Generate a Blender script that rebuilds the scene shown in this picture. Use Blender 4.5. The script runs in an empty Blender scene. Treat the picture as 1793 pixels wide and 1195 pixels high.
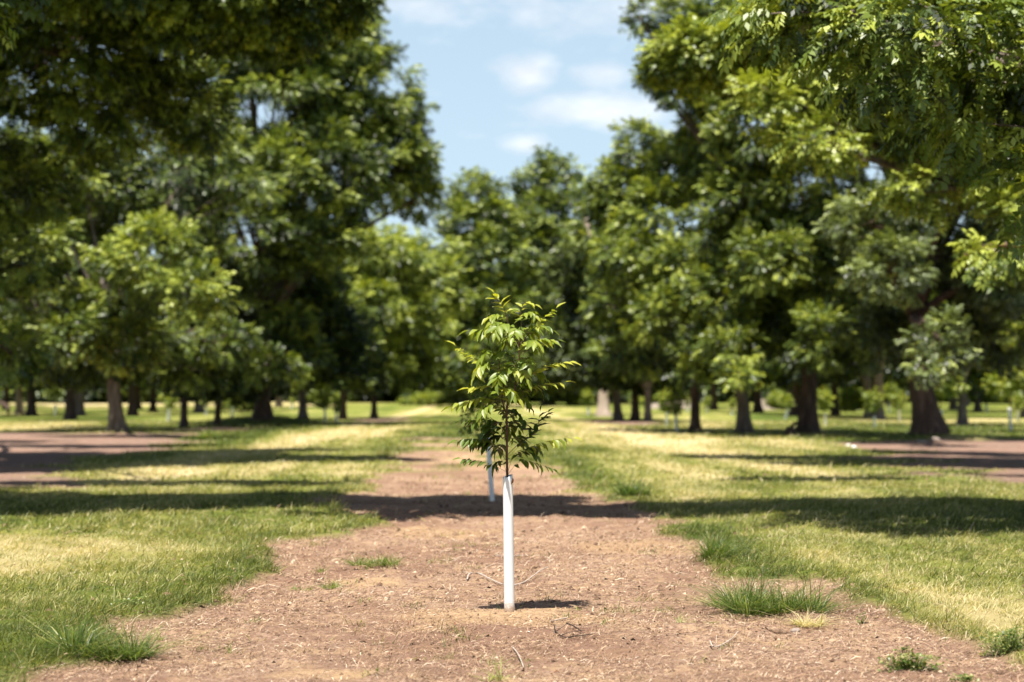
import bpy, math, random
import numpy as np
from mathutils import Vector, Matrix, Quaternion

R = math.radians
sc = bpy.context.scene
COL = sc.collection
F = 3000.0          # focal length in photo pixels
HOR = 697.0
TH = math.atan((HOR - 597.5) / F)
CAMH = 1.5
EL = R(72)
LH = np.array([0.34, 0.94]); LH /= np.linalg.norm(LH)
KS = LH * (math.cos(EL) / math.sin(EL))     # shadow shift per metre of height

def ray(px, py):
    dx = (px - 896.5) / F; dz = (597.5 - py) / F
    return dx, math.cos(TH) - dz * math.sin(TH), math.sin(TH) + dz * math.cos(TH)
def G(px, py):
    a, b, c = ray(px, py); t = CAMH / -c
    return a * t, b * t
def Q(px, py, Y):
    a, b, c = ray(px, py); t = Y / b
    return np.array([a * t, Y, CAMH + c * t])

# ---------------------------------------------------------------- objects
def tag(o, label=None, cat=None, group=None, kind=None):
    if label: o['label'] = label
    if cat: o['category'] = cat
    if group: o['group'] = group
    if kind: o['kind'] = kind
    return o
def empty(name, loc, rz=0.0):
    o = bpy.data.objects.new(name, None); COL.objects.link(o)
    o.empty_display_size = .1
    o.location = loc; o.rotation_euler = (0, 0, rz)
    return o
def copy_tree(o, parent=None):
    c = o.copy(); COL.objects.link(c)
    if parent is not None: c.parent = parent
    for ch in list(o.children): copy_tree(ch, c)
    return c

class MB:
    def __init__(s): s.v = []; s.f = []; s.a = []; s.n = 0
    def add(s, v, f, a=0.5):
        v = np.asarray(v, np.float32).reshape(-1, 3)
        for ff in (f if isinstance(f, list) else [f]):
            s.f.append(np.asarray(ff, np.int64) + s.n)
        s.v.append(v)
        s.a.append(np.broadcast_to(np.asarray(a, np.float32), (len(v),)).copy())
        s.n += len(v)
    def build(s, name, mat, parent=None, smooth=False, loc=None):
        V = np.concatenate(s.v).astype(np.float32); A = np.concatenate(s.a)
        if loc is not None: V = V - np.asarray(loc, np.float32)
        quads = [f for f in s.f if f.shape[1] == 4]; tris = [f for f in s.f if f.shape[1] == 3]
        nq = sum(len(f) for f in quads); nt = sum(len(f) for f in tris)
        idx = np.concatenate([f.ravel() for f in quads] + [f.ravel() for f in tris]).astype(np.int32)
        starts = np.concatenate([np.arange(nq) * 4, nq * 4 + np.arange(nt) * 3]).astype(np.int32)
        me = bpy.data.meshes.new(name)
        me.vertices.add(len(V)); me.vertices.foreach_set('co', V.ravel())
        me.loops.add(len(idx)); me.loops.foreach_set('vertex_index', idx)
        me.polygons.add(nq + nt); me.polygons.foreach_set('loop_start', starts)
        me.update(calc_edges=True)
        at = me.attributes.new('v', 'FLOAT', 'POINT'); at.data.foreach_set('value', A)
        if smooth: me.polygons.foreach_set('use_smooth', np.ones(nq + nt, bool))
        me.materials.append(mat)
        o = bpy.data.objects.new(name, me); COL.objects.link(o)
        if parent is not None: o.parent = parent
        if loc is not None and parent is None: o.location = [float(q) for q in loc]
        return o

def tube(mb, pts, rad, n=10, a=.5, cap=True, rough=0.0, rng=None, flare=0.0):
    pts = np.asarray(pts, float); rad = np.asarray(rad, float); k = len(pts)
    T = np.gradient(pts, axis=0); T /= np.linalg.norm(T, axis=1)[:, None] + 1e-9
    ref = np.array([1., 0, 0]) if abs(T[:, 0]).mean() < .8 else np.array([0., 1, 0])
    B = np.cross(T, ref); B /= np.linalg.norm(B, axis=1)[:, None] + 1e-9
    N = np.cross(B, T)
    th = np.arange(n) / n * 2 * np.pi
    rr = rad[:, None] * np.ones((1, n))
    if rough and rng is not None:
        ph = rng.uniform(0, 6.28, 4)
        lob = sum(np.cos(m * th + p) / m for m, p in zip((3, 5, 7, 9), ph))
        w = rough * (.5 + flare * np.linspace(1, 0, k)[:, None] ** 3)
        rr = rr * (1 + w * lob[None, :] + rough * .3 * rng.standard_normal((k, n)))
    V = pts[:, None] + rr[..., None] * (np.cos(th)[None, :, None] * N[:, None] + np.sin(th)[None, :, None] * B[:, None])
    i = np.arange(k - 1)[:, None] * n; j = np.arange(n)[None]; j2 = (j + 1) % n
    f = np.stack([i + j, i + j2, i + n + j2, i + n + j], -1).reshape(-1, 4)
    V = V.reshape(-1, 3); fl = [f]
    if cap:
        V = np.concatenate([V, pts[-1:]]); b = (k - 1) * n
        fl.append(np.stack([b + j[0], b + j2[0], np.full(n, k * n)], -1))
    mb.add(V, fl, a)

def bez(p, n):
    p = [np.asarray(q, float) for q in p]; m = len(p) - 1
    t = np.linspace(0, 1, n)[:, None]
    return sum(math.comb(m, i) * (1 - t) ** (m - i) * t ** i * p[i] for i in range(m + 1))
def cat_rom(p, n):
    p = np.asarray(p, float); k = len(p)
    s = np.linspace(0, k - 1, n); out = []
    for u in s:
        i = min(int(u), k - 2); f = u - i
        p0, p1, p2, p3 = p[max(i - 1, 0)], p[i], p[i + 1], p[min(i + 2, k - 1)]
        out.append(.5 * (2 * p1 + (p2 - p0) * f + (2 * p0 - 5 * p1 + 4 * p2 - p3) * f * f + (3 * p1 - p0 - 3 * p2 + p3) * f ** 3))
    return np.array(out)

def vnoise(x, y, s, seed=0):
    x = np.asarray(x, float) / s + seed * 17.3; y = np.asarray(y, float) / s - seed * 9.1
    xi = np.floor(x).astype(np.int64); yi = np.floor(y).astype(np.int64)
    fx = x - xi; fy = y - yi; fx = fx * fx * (3 - 2 * fx); fy = fy * fy * (3 - 2 * fy)
    def h(a, b):
        n = (a * 374761393 + b * 668265263 + seed * 974711) & 0x7fffffff
        n = ((n ^ (n >> 13)) * 1274126177) & 0x7fffffff
        return ((n ^ (n >> 16)) & 0xffff) / 65535.0
    return (h(xi, yi) * (1 - fx) + h(xi + 1, yi) * fx) * (1 - fy) + (h(xi, yi + 1) * (1 - fx) + h(xi + 1, yi + 1) * fx) * fy
def fnoise(x, y, s, seed=0, o=3):
    return sum(vnoise(x, y, s / 2 ** i, seed + i) * .5 ** i for i in range(o)) / sum(.5 ** i for i in range(o))
def sstep(a, b, x):
    t = np.clip((x - a) / (b - a), 0, 1); return t * t * (3 - 2 * t)
def poly_sd(x, y, P):
    """signed distance, positive inside"""
    x = np.asarray(x, float); y = np.asarray(y, float)
    d = np.full(x.shape, 1e9); ins = np.zeros(x.shape, bool); n = len(P)
    for i in range(n):
        ax, ay = P[i]; bx, by = P[(i + 1) % n]
        ex, ey = bx - ax, by - ay
        t = np.clip(((x - ax) * ex + (y - ay) * ey) / (ex * ex + ey * ey + 1e-9), 0, 1)
        d = np.minimum(d, np.hypot(x - ax - t * ex, y - ay - t * ey))
        if by != ay:
            c = ((ay > y) != (by > y)) & (x < ex * (y - ay) / (by - ay) + ax)
            ins ^= c
    return np.where(ins, d, -d)

# ---------------------------------------------------------------- materials
def newmat(name):
    m = bpy.data.materials.new(name); m.use_nodes = True
    nt = m.node_tree; nt.nodes.clear(); return m, nt
def nd(nt, t, **kw):
    n = nt.nodes.new(t)
    for k, v in kw.items():
        if k.startswith('i_'): n.inputs[k[2:].replace('_', ' ')].default_value = v
        else: setattr(n, k, v)
    return n
def ramp(nt, fac, stops):
    r = nt.nodes.new('ShaderNodeValToRGB'); e = r.color_ramp.elements
    while len(e) > 1: e.remove(e[0])
    e[0].position = stops[0][0]; e[0].color = (*stops[0][1], 1)
    for p, c in stops[1:]:
        q = e.new(p); q.color = (*c, 1)
    nt.links.new(fac, r.inputs[0]); return r.outputs[0]
def mixc(nt, fac, a, b, mode='MIX'):
    m = nt.nodes.new('ShaderNodeMix'); m.data_type = 'RGBA'; m.blend_type = mode
    for s, v in ((m.inputs[0], fac), (m.inputs[6], a), (m.inputs[7], b)):
        if hasattr(v, 'links') or isinstance(v, bpy.types.NodeSocket): nt.links.new(v, s)
        elif isinstance(v, (int, float)): s.default_value = v
        else: s.default_value = (*v, 1)
    return m.outputs[2]
def math_(nt, op, a, b=None, clamp=False):
    m = nt.nodes.new('ShaderNodeMath'); m.operation = op; m.use_clamp = clamp
    for s, v in ((m.inputs[0], a), (m.inputs[1], b)):
        if v is None: continue
        if isinstance(v, bpy.types.NodeSocket): nt.links.new(v, s)
        else: s.default_value = v
    return m.outputs[0]
def noise(nt, scale, detail=4, rough=.55, vec=None, dim='3D'):
    n = nd(nt, 'ShaderNodeTexNoise'); n.noise_dimensions = dim
    n.inputs['Scale'].default_value = scale; n.inputs['Detail'].default_value = detail
    n.inputs['Roughness'].default_value = rough
    if vec is not None: nt.links.new(vec, n.inputs['Vector'])
    return n.outputs[0]

def leaf_material(name, stops, trans=.35, rough=.42, spec=.5, tcol=(1.25, 1.2, .45), hue_obj=.0):
    m, nt = newmat(name); L = nt.links.new
    at = nd(nt, 'ShaderNodeAttribute'); at.attribute_name = 'v'
    fac = at.outputs['Fac']
    if hue_obj:
        oi = nd(nt, 'ShaderNodeObjectInfo')
        fac = math_(nt, 'ADD', fac, math_(nt, 'MULTIPLY', math_(nt, 'SUBTRACT', oi.outputs['Random'], .5), hue_obj))
    c = ramp(nt, fac, stops)
    p = nd(nt, 'ShaderNodeBsdfPrincipled'); L(c, p.inputs['Base Color'])
    p.inputs['Roughness'].default_value = rough; p.inputs['Specular IOR Level'].default_value = spec
    t = nd(nt, 'ShaderNodeBsdfTranslucent'); L(mixc(nt, 1.0, c, tcol, 'MULTIPLY'), t.inputs[0])
    x = nd(nt, 'ShaderNodeMixShader'); x.inputs[0].default_value = trans
    L(p.outputs[0], x.inputs[1]); L(t.outputs[0], x.inputs[2])
    o = nd(nt, 'ShaderNodeOutputMaterial'); L(x.outputs[0], o.inputs[0]); return m

def simple(name, stops, scale, rough=.9, spec=.2, bump=0.0, bscale=None, detail=5, stretch=None, dist=.02):
    m, nt = newmat(name); L = nt.links.new
    tc = nd(nt, 'ShaderNodeTexCoord'); vec = tc.outputs['Object']
    if stretch:
        mp = nd(nt, 'ShaderNodeMapping'); mp.inputs['Scale'].default_value = stretch
        L(vec, mp.inputs[0]); vec = mp.outputs[0]
    c = ramp(nt, noise(nt, scale, detail, .6, vec), stops)
    p = nd(nt, 'ShaderNodeBsdfPrincipled'); L(c, p.inputs['Base Color'])
    p.inputs['Roughness'].default_value = rough; p.inputs['Specular IOR Level'].default_value = spec
    if bump:
        b = nd(nt, 'ShaderNodeBump'); b.inputs['Strength'].default_value = bump; b.inputs['Distance'].default_value = dist
        L(noise(nt, bscale or scale * 3, 5, .65, vec), b.inputs['Height']); L(b.outputs[0], p.inputs['Normal'])
    o = nd(nt, 'ShaderNodeOutputMaterial'); L(p.outputs[0], o.inputs[0]); return m

M_crown = leaf_material('pecan_foliage', [(0, (.012, .022, .005)), (.30, (.040, .066, .012)), (.55, (.125, .175, .026)), (1, (.40, .45, .07))], trans=.22, rough=.44, spec=.45, hue_obj=.10)
M_grey = leaf_material('grey_green_foliage', [(0, (.018, .028, .010)), (.4, (.068, .092, .028)), (.75, (.18, .23, .065)), (1, (.36, .41, .12))], trans=.2, rough=.42, spec=.5, hue_obj=.10)
M_lime = leaf_material('bright_foliage', [(0, (.08, .12, .02)), (.5, (.20, .26, .035)), (1, (.38, .40, .05))], trans=.4, rough=.45)
M_sap = leaf_material('sapling_leaf', [(0, (.016, .036, .009)), (.3, (.036, .072, .015)), (.6, (.090, .145, .022)), (.85, (.19, .25, .03)), (1, (.36, .38, .05))], trans=.36, rough=.42, spec=.45, tcol=(1.5, 1.4, .4))
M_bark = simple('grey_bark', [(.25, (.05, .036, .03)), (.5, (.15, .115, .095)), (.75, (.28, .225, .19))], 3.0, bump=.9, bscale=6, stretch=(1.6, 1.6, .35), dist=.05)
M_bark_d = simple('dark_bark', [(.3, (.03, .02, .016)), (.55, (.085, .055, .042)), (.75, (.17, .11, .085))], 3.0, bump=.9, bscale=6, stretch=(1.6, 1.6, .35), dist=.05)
M_stem = simple('young_stem', [(.3, (.05, .028, .018)), (.6, (.12, .065, .04)), (.8, (.22, .13, .09))], 60, rough=.7, bump=.3)
M_green_stem = simple('green_stem', [(.3, (.12, .14, .03)), (.7, (.22, .20, .06))], 60, rough=.5)
M_tube = simple('white_plastic', [(.3, (.78, .78, .76)), (.7, (.86, .86, .84))], 8, rough=.45, spec=.4, bump=.1, bscale=40, dist=.002)
def tube_mat():
    m, nt = newmat('tree_guard_plastic'); L = nt.links.new
    tc = nd(nt, 'ShaderNodeTexCoord'); sp = nd(nt, 'ShaderNodeSeparateXYZ'); L(tc.outputs['Object'], sp.inputs[0])
    n1 = noise(nt, 70, 5, .7, tc.outputs['Object']); mp = nd(nt, 'ShaderNodeMapping'); mp.inputs['Scale'].default_value = (1, 1, .12); L(tc.outputs['Object'], mp.inputs[0])
    n2 = noise(nt, 60, 4, .6, mp.outputs[0])
    foot = math_(nt, 'MULTIPLY', math_(nt, 'SUBTRACT', .11, sp.outputs[2]), 7.0)
    f = math_(nt, 'MULTIPLY', math_(nt, 'SUBTRACT', math_(nt, 'ADD', n1, foot), .72), 2.2, True)
    c = mixc(nt, f, (.83, .83, .81), (.42, .30, .21)); c = mixc(nt, ramp(nt, n2, [(.55, (0, 0, 0)), (.72, (.22, .22, .22))]), c, (.50, .45, .38))
    p = nd(nt, 'ShaderNodeBsdfPrincipled'); L(c, p.inputs['Base Color']); p.inputs['Roughness'].default_value = .5
    o = nd(nt, 'ShaderNodeOutputMaterial'); L(p.outputs[0], o.inputs[0]); return m
M_tube1 = tube_mat()
M_twig = simple('dry_twig', [(.3, (.30, .24, .20)), (.7, (.50, .43, .37))], 60, rough=.85)
M_dtwig = simple('dead_twig', [(.3, (.03, .02, .015)), (.7, (.09, .06, .045))], 60, rough=.85)
M_clod = simple('earth_clod', [(.3, (.10, .06, .04)), (.7, (.26, .17, .11))], 40, bump=.6, dist=.01)
M_stone = simple('pale_stone', [(.3, (.18, .14, .11)), (.7, (.34, .28, .24))], 10, bump=.5)
M_rag = simple('white_paper', [(.3, (.75, .73, .70)), (.7, (.85, .83, .8))], 8, rough=.7)
M_brown_leaf = simple('dry_leaf', [(.3, (.09, .03, .018)), (.7, (.22, .09, .045))], 60, rough=.7)
M_straw = leaf_material('straw', [(0, (.12, .07, .045)), (.35, (.30, .19, .12)), (.7, (.46, .32, .21)), (1, (.66, .55, .42))], trans=.1, rough=.8, spec=.15, tcol=(1, 1, 1))
M_grass = leaf_material('grass_blades', [(0, (.070, .095, .02)), (.25, (.145, .168, .036)), (.45, (.235, .245, .065)), (.68, (.38, .345, .13)), (1, (.62, .53, .31))], trans=.38, rough=.5, spec=.35, tcol=(1.2, 1.2, .6))
M_weed = leaf_material('weed_blades', [(0, (.045, .085, .016)), (.4, (.10, .16, .03)), (.7, (.20, .25, .055)), (1, (.42, .40, .17))], trans=.35, rough=.4, spec=.5, tcol=(1.3, 1.3, .6))

# ---------------------------------------------------------------- ground layout
def PP(L): return [G(*p) for p in L]
STRIP = PP([(-120, 1500), (-20, 1250), (60, 1185), (170, 1140), (205, 1085), (300, 1070), (395, 1035), (470, 978), (500, 942), (600, 928), (650, 915), (600, 897),
            (575, 875), (630, 845), (660, 815), (690, 778), (745, 767), (825, 767), (875, 800), (960, 812), (1010, 850), (1065, 870), (1115, 880), (1150, 905), (1190, 940),
            (1265, 968), (1300, 1002), (1440, 1012), (1500, 1032), (1560, 1062), (1640, 1102), (1720, 1135), (1810, 1165), (1950, 1240), (2200, 1500)])
MULCH = [PP([(-200, 757), (340, 759), (345, 770), (300, 788), (160, 800), (120, 830), (70, 850), (-300, 858)]),
         PP([(1480, 776), (1620, 771), (2100, 772), (2300, 860), (1800, 855), (1700, 843), (1640, 830), (1560, 806)]),
         PP([(1030, 735), (1100, 736), (1180, 742), (1120, 746), (1050, 742)]),
         PP([(600, 733), (690, 732), (700, 738), (620, 740)]),
         PP([(330, 750), (400, 748), (410, 753), (330, 756)])]
DRY = [(PP([(1470, 1000), (1560, 1000), (1700, 1040), (1900, 1060), (1900, 1170), (1700, 1120), (1560, 1055)]), .50),
       (PP([(-100, 940), (60, 935), (230, 950), (200, 985), (60, 1010), (-100, 1010)]), .42),
       (PP([(1350, 955), (1520, 962), (1600, 985), (1470, 995), (1350, 975)]), .35),
       (PP([(1500, 775), (1200, 755), (1040, 742), (960, 740), (960, 752), (1060, 775), (1200, 800), (1380, 800)]), .42),
       (PP([(960, 765), (1100, 790), (1190, 835), (1320, 850), (1300, 800), (1150, 768), (1000, 755)]), .28),
       (PP([(760, 742), (560, 757), (430, 782), (560, 790), (680, 770), (760, 750)]), .45),
       (PP([(560, 815), (680, 808), (650, 850), (450, 858)]), .35),
       (PP([(-200, 740), (180, 740), (190, 752), (-200, 756)]), .5),
       (PP([(1440, 740), (1793, 742), (1793, 735), (1500, 733)]), .35),
       (PP([(1200, 738), (1290, 741), (1290, 752), (1210, 750)]), .4),
       (PP([(-300, 704), (600, 704), (600, 716), (-300, 716)]), .5),
       (PP([(0, 800), (500, 815), (450, 835), (150, 835)]), .15),
       (PP([(1180, 862), (1500, 858), (1500, 868), (1200, 872)]), .3)]
LUSH = [PP([(690, 752), (800, 742), (850, 765), (780, 772), (700, 775)]),
        PP([(960, 790), (1030, 800), (1060, 840), (1000, 830)]),
        PP([(1280, 720), (1420, 722), (1390, 740), (1290, 735)]),
        PP([(1440, 746), (1793, 745), (1793, 766), (1650, 766), (1450, 760)]),
        PP([(340, 765), (420, 752), (500, 752), (470, 768), (380, 775)]),
        PP([(1170, 900), (1300, 920), (1300, 990), (1190, 940)])]
def dirt_mask(x, y):
    """1 = bare earth"""
    nz = (fnoise(x, y, .9, 3) - .5) * 1.1 + (fnoise(x, y, .22, 8) - .5) * .45
    sc_ = np.clip(y / 16, .5, 3)
    nz = nz + (fnoise(x, y, 3.2, 4) - .5) * 2.2 * sstep(26, 50, y) + (fnoise(x, y, 2.0, 6) - .5) * .8
    d = sstep(-.12, .12, poly_sd(x, y, STRIP) + nz * .55 * sc_)
    return d * (1 - .75 * sstep(.50, .62, fnoise(x, y * .6, 1.6, 51)) * sstep(30, 45, y))
def mulch_mask(x, y):
    nz = (fnoise(x, y, 2.5, 31) - .5) * 4.5 + (fnoise(x, y, .8, 33) - .5) * 1.6
    m = 0
    for P in MULCH: m = np.maximum(m, sstep(-.5, .5, poly_sd(x, y, P) + nz))
    return m
def dry_val(x, y):
    lat = x + .0205 * y
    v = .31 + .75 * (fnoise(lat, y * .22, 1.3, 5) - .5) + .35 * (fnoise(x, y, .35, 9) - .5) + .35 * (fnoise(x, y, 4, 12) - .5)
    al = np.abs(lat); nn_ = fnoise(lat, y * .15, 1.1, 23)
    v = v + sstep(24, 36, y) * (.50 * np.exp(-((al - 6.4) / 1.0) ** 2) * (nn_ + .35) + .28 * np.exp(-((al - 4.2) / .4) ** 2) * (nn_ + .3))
    v = v + sstep(50, 110, y) * (.55 * (fnoise(x + 3, y * .35, 7, 19) - .45))
    for P, a in DRY:
        v = v + .8 * a * sstep(-.3, .5, poly_sd(x, y, P) / np.clip(y / 15, .8, 4) + (fnoise(x, y, 1.2, 14) - .5) * .8)
    for P in LUSH:
        v = v - .3 * sstep(-.3, .5, poly_sd(x, y, P) + (fnoise(x, y, .8, 15) - .5))
    return np.clip(v, 0, 1)
def height(x, y):
    h = .05 * (fnoise(x, y, 5, 41) - .5) + .022 * (fnoise(x, y, .7, 42) - .5)
    near = sstep(40, 20, y)
    h = h + near * .03 * (sstep(.55, .75, fnoise(x, y, .45, 48)) - .3 * sstep(.6, .8, fnoise(x, y, .9, 49)))
    h = h + near * (.022 * (fnoise(x, y, .16, 43) - .5))
    h = h - .05 * dirt_mask(x, y) * sstep(60, 30, y)
    cx, cy = G(891, 1061)
    h = h + .03 * np.exp(-((x - cx - .15) ** 2 / .35 + (y - cy) ** 2 / .05))
    c2 = G(460, 743); h = h + .55 * np.exp(-(((x - c2[0]) / 3.2) ** 2 + ((y - c2[1]) / 3) ** 2))
    c3 = G(1625, 769); h = h + .22 * np.exp(-(((x - c3[0]) / 2.2) ** 2 + ((y - c3[1]) / 2) ** 2))
    h = h + sstep(170, 330, y) * .9
    return h

def axis(fine0, fine1, st, lim0, lim1, g=1.09):
    a = list(np.arange(fine0, fine1, st)); s = st; v = a[-1]
    while v < lim1: s *= g; v += s; a.append(v)
    s = st; v = a[0]; pre = []
    while v > lim0: s *= g; v -= s; pre.append(v)
    return np.array(pre[::-1] + a)
gx = axis(-7, 7, .045, -900, 900); gy = axis(8.0, 22, .045, -40, 1500, 1.03)
X, Y = np.meshgrid(gx, gy)
SAND = [(830, 1066, 230, 16), (1000, 1072, 150, 9), (640, 1012, 90, 9), (900, 1075, 120, 8), (760, 925, 120, 12), (860, 800, 120, 16), (1120, 950, 120, 14), (740, 1085, 60, 8), (560, 1160, 110, 12)]
SM = np.zeros_like(X)
for px, py, rx, ry in SAND:
    cx_, cy_ = G(px, py); ry_ = (G(px, py - ry)[1] - G(px, py + ry)[1]) / 2; rx_ = rx * cy_ / F
    SM = np.maximum(SM, np.exp(-((X - cx_) / rx_) ** 2 - ((Y - cy_) / ry_) ** 2))
SM = sstep(.35, .75, SM + (fnoise(X, Y, .35, 55) - .5) * .9) * .5
H = height(X, Y); DM = dirt_mask(X, Y); MM = mulch_mask(X, Y); DV = dry_val(X, Y)
mb = MB(); ny, nx = X.shape
ii = (np.arange(ny - 1)[:, None] * nx + np.arange(nx - 1)[None]).ravel()
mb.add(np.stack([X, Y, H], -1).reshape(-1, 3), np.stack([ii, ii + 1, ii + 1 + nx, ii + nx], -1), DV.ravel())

m, nt = newmat('orchard_floor'); L = nt.links.new
tc = nd(nt, 'ShaderNodeTexCoord'); V0 = tc.outputs['Object']
def attr(n): a = nd(nt, 'ShaderNodeAttribute'); a.attribute_name = n; return a.outputs['Fac']
n_big, n_mid, n_f, n_ff = noise(nt, .5, 5, .6, V0), noise(nt, 5, 6, .65, V0), noise(nt, 38, 5, .7, V0), noise(nt, 160, 3, .7, V0)
mp = nd(nt, 'ShaderNodeMapping'); mp.inputs['Scale'].default_value = (1, .3, 1); L(V0, mp.inputs[0])
n_st = noise(nt, 60, 4, .75, mp.outputs[0])
dirt = ramp(nt, n_f, [(.3, (.14, .08, .05)), (.45, (.29, .18, .12)), (.54, (.39, .255, .175)), (.7, (.55, .40, .28))])
dirt = mixc(nt, ramp(nt, n_mid, [(.50, (0, 0, 0)), (.60, (.8, .8, .8))]), dirt, (.46, .31, .18))
dirt = mixc(nt, ramp(nt, n_ff, [(.28, (.65, .65, .65)), (.42, (0, 0, 0))]), dirt, (.13, .075, .05))
dirt = mixc(nt, ramp(nt, n_ff, [(.62, (0, 0, 0)), (.74, (.75, .75, .75))]), dirt, (.66, .55, .44))
n_12 = noise(nt, 13, 5, .7, V0)
dirt = mixc(nt, ramp(nt, n_12, [(.36, (.75, .75, .75)), (.48, (0, 0, 0))]), dirt, (.17, .10, .07))
dirt = mixc(nt, ramp(nt, n_12, [(.58, (0, 0, 0)), (.70, (.5, .5, .5))]), dirt, (.46, .36, .28))
dirt = mixc(nt, ramp(nt, n_big, [(.42, (.7, .7, .7)), (.56, (0, 0, 0))]), dirt, (.22, .125, .085))
dirt = mixc(nt, attr('s'), dirt, mixc(nt, ramp(nt, n_f, [(.35, (.6, .6, .6)), (.5, (0, 0, 0))]), (.53, .36, .19), (.30, .18, .10)))
mul = ramp(nt, n_mid, [(.3, (.10, .062, .044)), (.5, (.235, .16, .12)), (.75, (.40, .30, .235))])
mul = mixc(nt, ramp(nt, n_f, [(.35, (.6, .6, .6)), (.55, (0, 0, 0))]), mul, (.20, .11, .08))
mul = mixc(nt, ramp(nt, n_big, [(.42, (.8, .8, .8)), (.58, (0, 0, 0))]), mul, (.27, .165, .12))
dv = math_(nt, 'ADD', attr('v'), math_(nt, 'MULTIPLY', math_(nt, 'SUBTRACT', n_st, .5), .35))
dv = math_(nt, 'ADD', dv, math_(nt, 'MULTIPLY', math_(nt, 'SUBTRACT', n_f, .5), .35))
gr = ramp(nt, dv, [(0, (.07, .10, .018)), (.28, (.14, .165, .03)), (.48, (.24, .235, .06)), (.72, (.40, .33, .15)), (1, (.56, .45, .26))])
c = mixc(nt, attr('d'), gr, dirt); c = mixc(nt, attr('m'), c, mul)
p = nd(nt, 'ShaderNodeBsdfPrincipled'); p.inputs['Roughness'].default_value = .95; p.inputs['Specular IOR Level'].default_value = .1
L(c, p.inputs['Base Color'])
b = nd(nt, 'ShaderNodeBump'); b.inputs['Strength'].default_value = 1.0; b.inputs['Distance'].default_value = .03
L(math_(nt, 'ADD', n_f, math_(nt, 'MULTIPLY', n_ff, .4)), b.inputs['Height']); L(b.outputs[0], p.inputs['Normal'])
o = nd(nt, 'ShaderNodeOutputMaterial'); L(p.outputs[0], o.inputs[0])
ground = mb.build('ground', m, smooth=True)
for nm, arr in (('d', DM), ('m', MM), ('s', SM)):
    a = ground.data.attributes.new(nm, 'FLOAT', 'POINT'); a.data.foreach_set('value', arr.ravel().astype(np.float32))
tag(ground, kind='structure')

# ---------------------------------------------------------------- blades
def blades(mb, x, y, z, h, w, lean, az, val, rng, curl=.5):
    """bent blade: 5 verts; lean = horizontal tip offset / h"""
    n = len(x); dx, dy = np.cos(az), np.sin(az)
    fa = rng.uniform(0, 6.28, n); sx, sy = np.cos(fa), np.sin(fa)
    P = np.empty((n, 5, 3)); 
    for k, (t, ww) in enumerate(((0, 1), (0, -1), (.55, .8), (.55, -.8), (1, 0))):
        off = lean * h * (t * (1 - curl) + curl * t * t)
        up = h * (t - .35 * np.clip(lean, 0, 1.5) * t * t)
        P[:, k, 0] = x + dx * off + sx * w * .5 * ww
        P[:, k, 1] = y + dy * off + sy * w * .5 * ww
        P[:, k, 2] = z + up
    b = np.arange(n)[:, None] * 5
    mb.add(P.reshape(-1, 3), [b + np.array([0, 1, 3, 2]), b + np.array([2, 3, 4])], np.repeat(val, 5))

def scatter(rng, y0, y1, dens, margin=1.6):
    hw1 = y1 * .31 + margin; n = int((y1 - y0) * 2 * hw1 * dens)
    y = rng.uniform(y0, y1, n); x = rng.uniform(-hw1, hw1, n)
    k = np.abs(x) < y * .31 + margin
    return x[k], y[k]
rng = np.random.default_rng(11)
mb = MB()
for (y0, y1, dens, hh, ww) in ((8.2, 13, 4600, .046, .0048), (13, 19, 2600, .049, .0066), (19, 30, 1100, .055, .010), (30, 55, 230, .06, .022), (55, 110, 45, .075, .05)):
    x, y = scatter(rng, y0, y1, dens)
    d = dirt_mask(x, y); mm = mulch_mask(x, y)
    dens_n = fnoise(x, y, .30, 61) * .6 + .4 * vnoise(x, y, .09 if y1 < 25 else .5, 62)
    dv0 = dry_val(x, y)
    edge = poly_sd(x, y, STRIP)
    keep = (rng.random(len(x)) > np.maximum(d, mm) * 1.05) & (rng.random(len(x)) < .12 + 2.0 * (dens_n - .25))
    keep |= (d > .5) & (rng.random(len(x)) < .2) & (fnoise(x, y, .35, 77) > .74)
    x, y, dens_n, dv0, edge = x[keep], y[keep], dens_n[keep], dv0[keep], edge[keep]
    n = len(x)
    lush = np.clip(1 - np.abs(edge) / .5, 0, 1)
    h = hh * rng.gamma(4, 1 / 4, n) * (.35 + 1.3 * dens_n) * (1 + .45 * lush) * (1.1 - .3 * dv0)
    val = np.clip(dv0 + rng.normal(0, .19, n) - .15 * lush + .5 * (vnoise(x, y, .11, 63) - .5) + .42 * (rng.random(n) < .16 + .25 * dv0), 0, 1)
    az = rng.normal(-.2, 1.3, n) + 3 * (vnoise(x, y, .4, 66) - .5)
    blades(mb, x, y, height(x, y) - .004, h, ww * rng.uniform(.6, 1.4, n), rng.gamma(3, .38, n), az, val, rng)
grass = mb.build('grass', M_grass)
tag(grass, kind='stuff')

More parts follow.
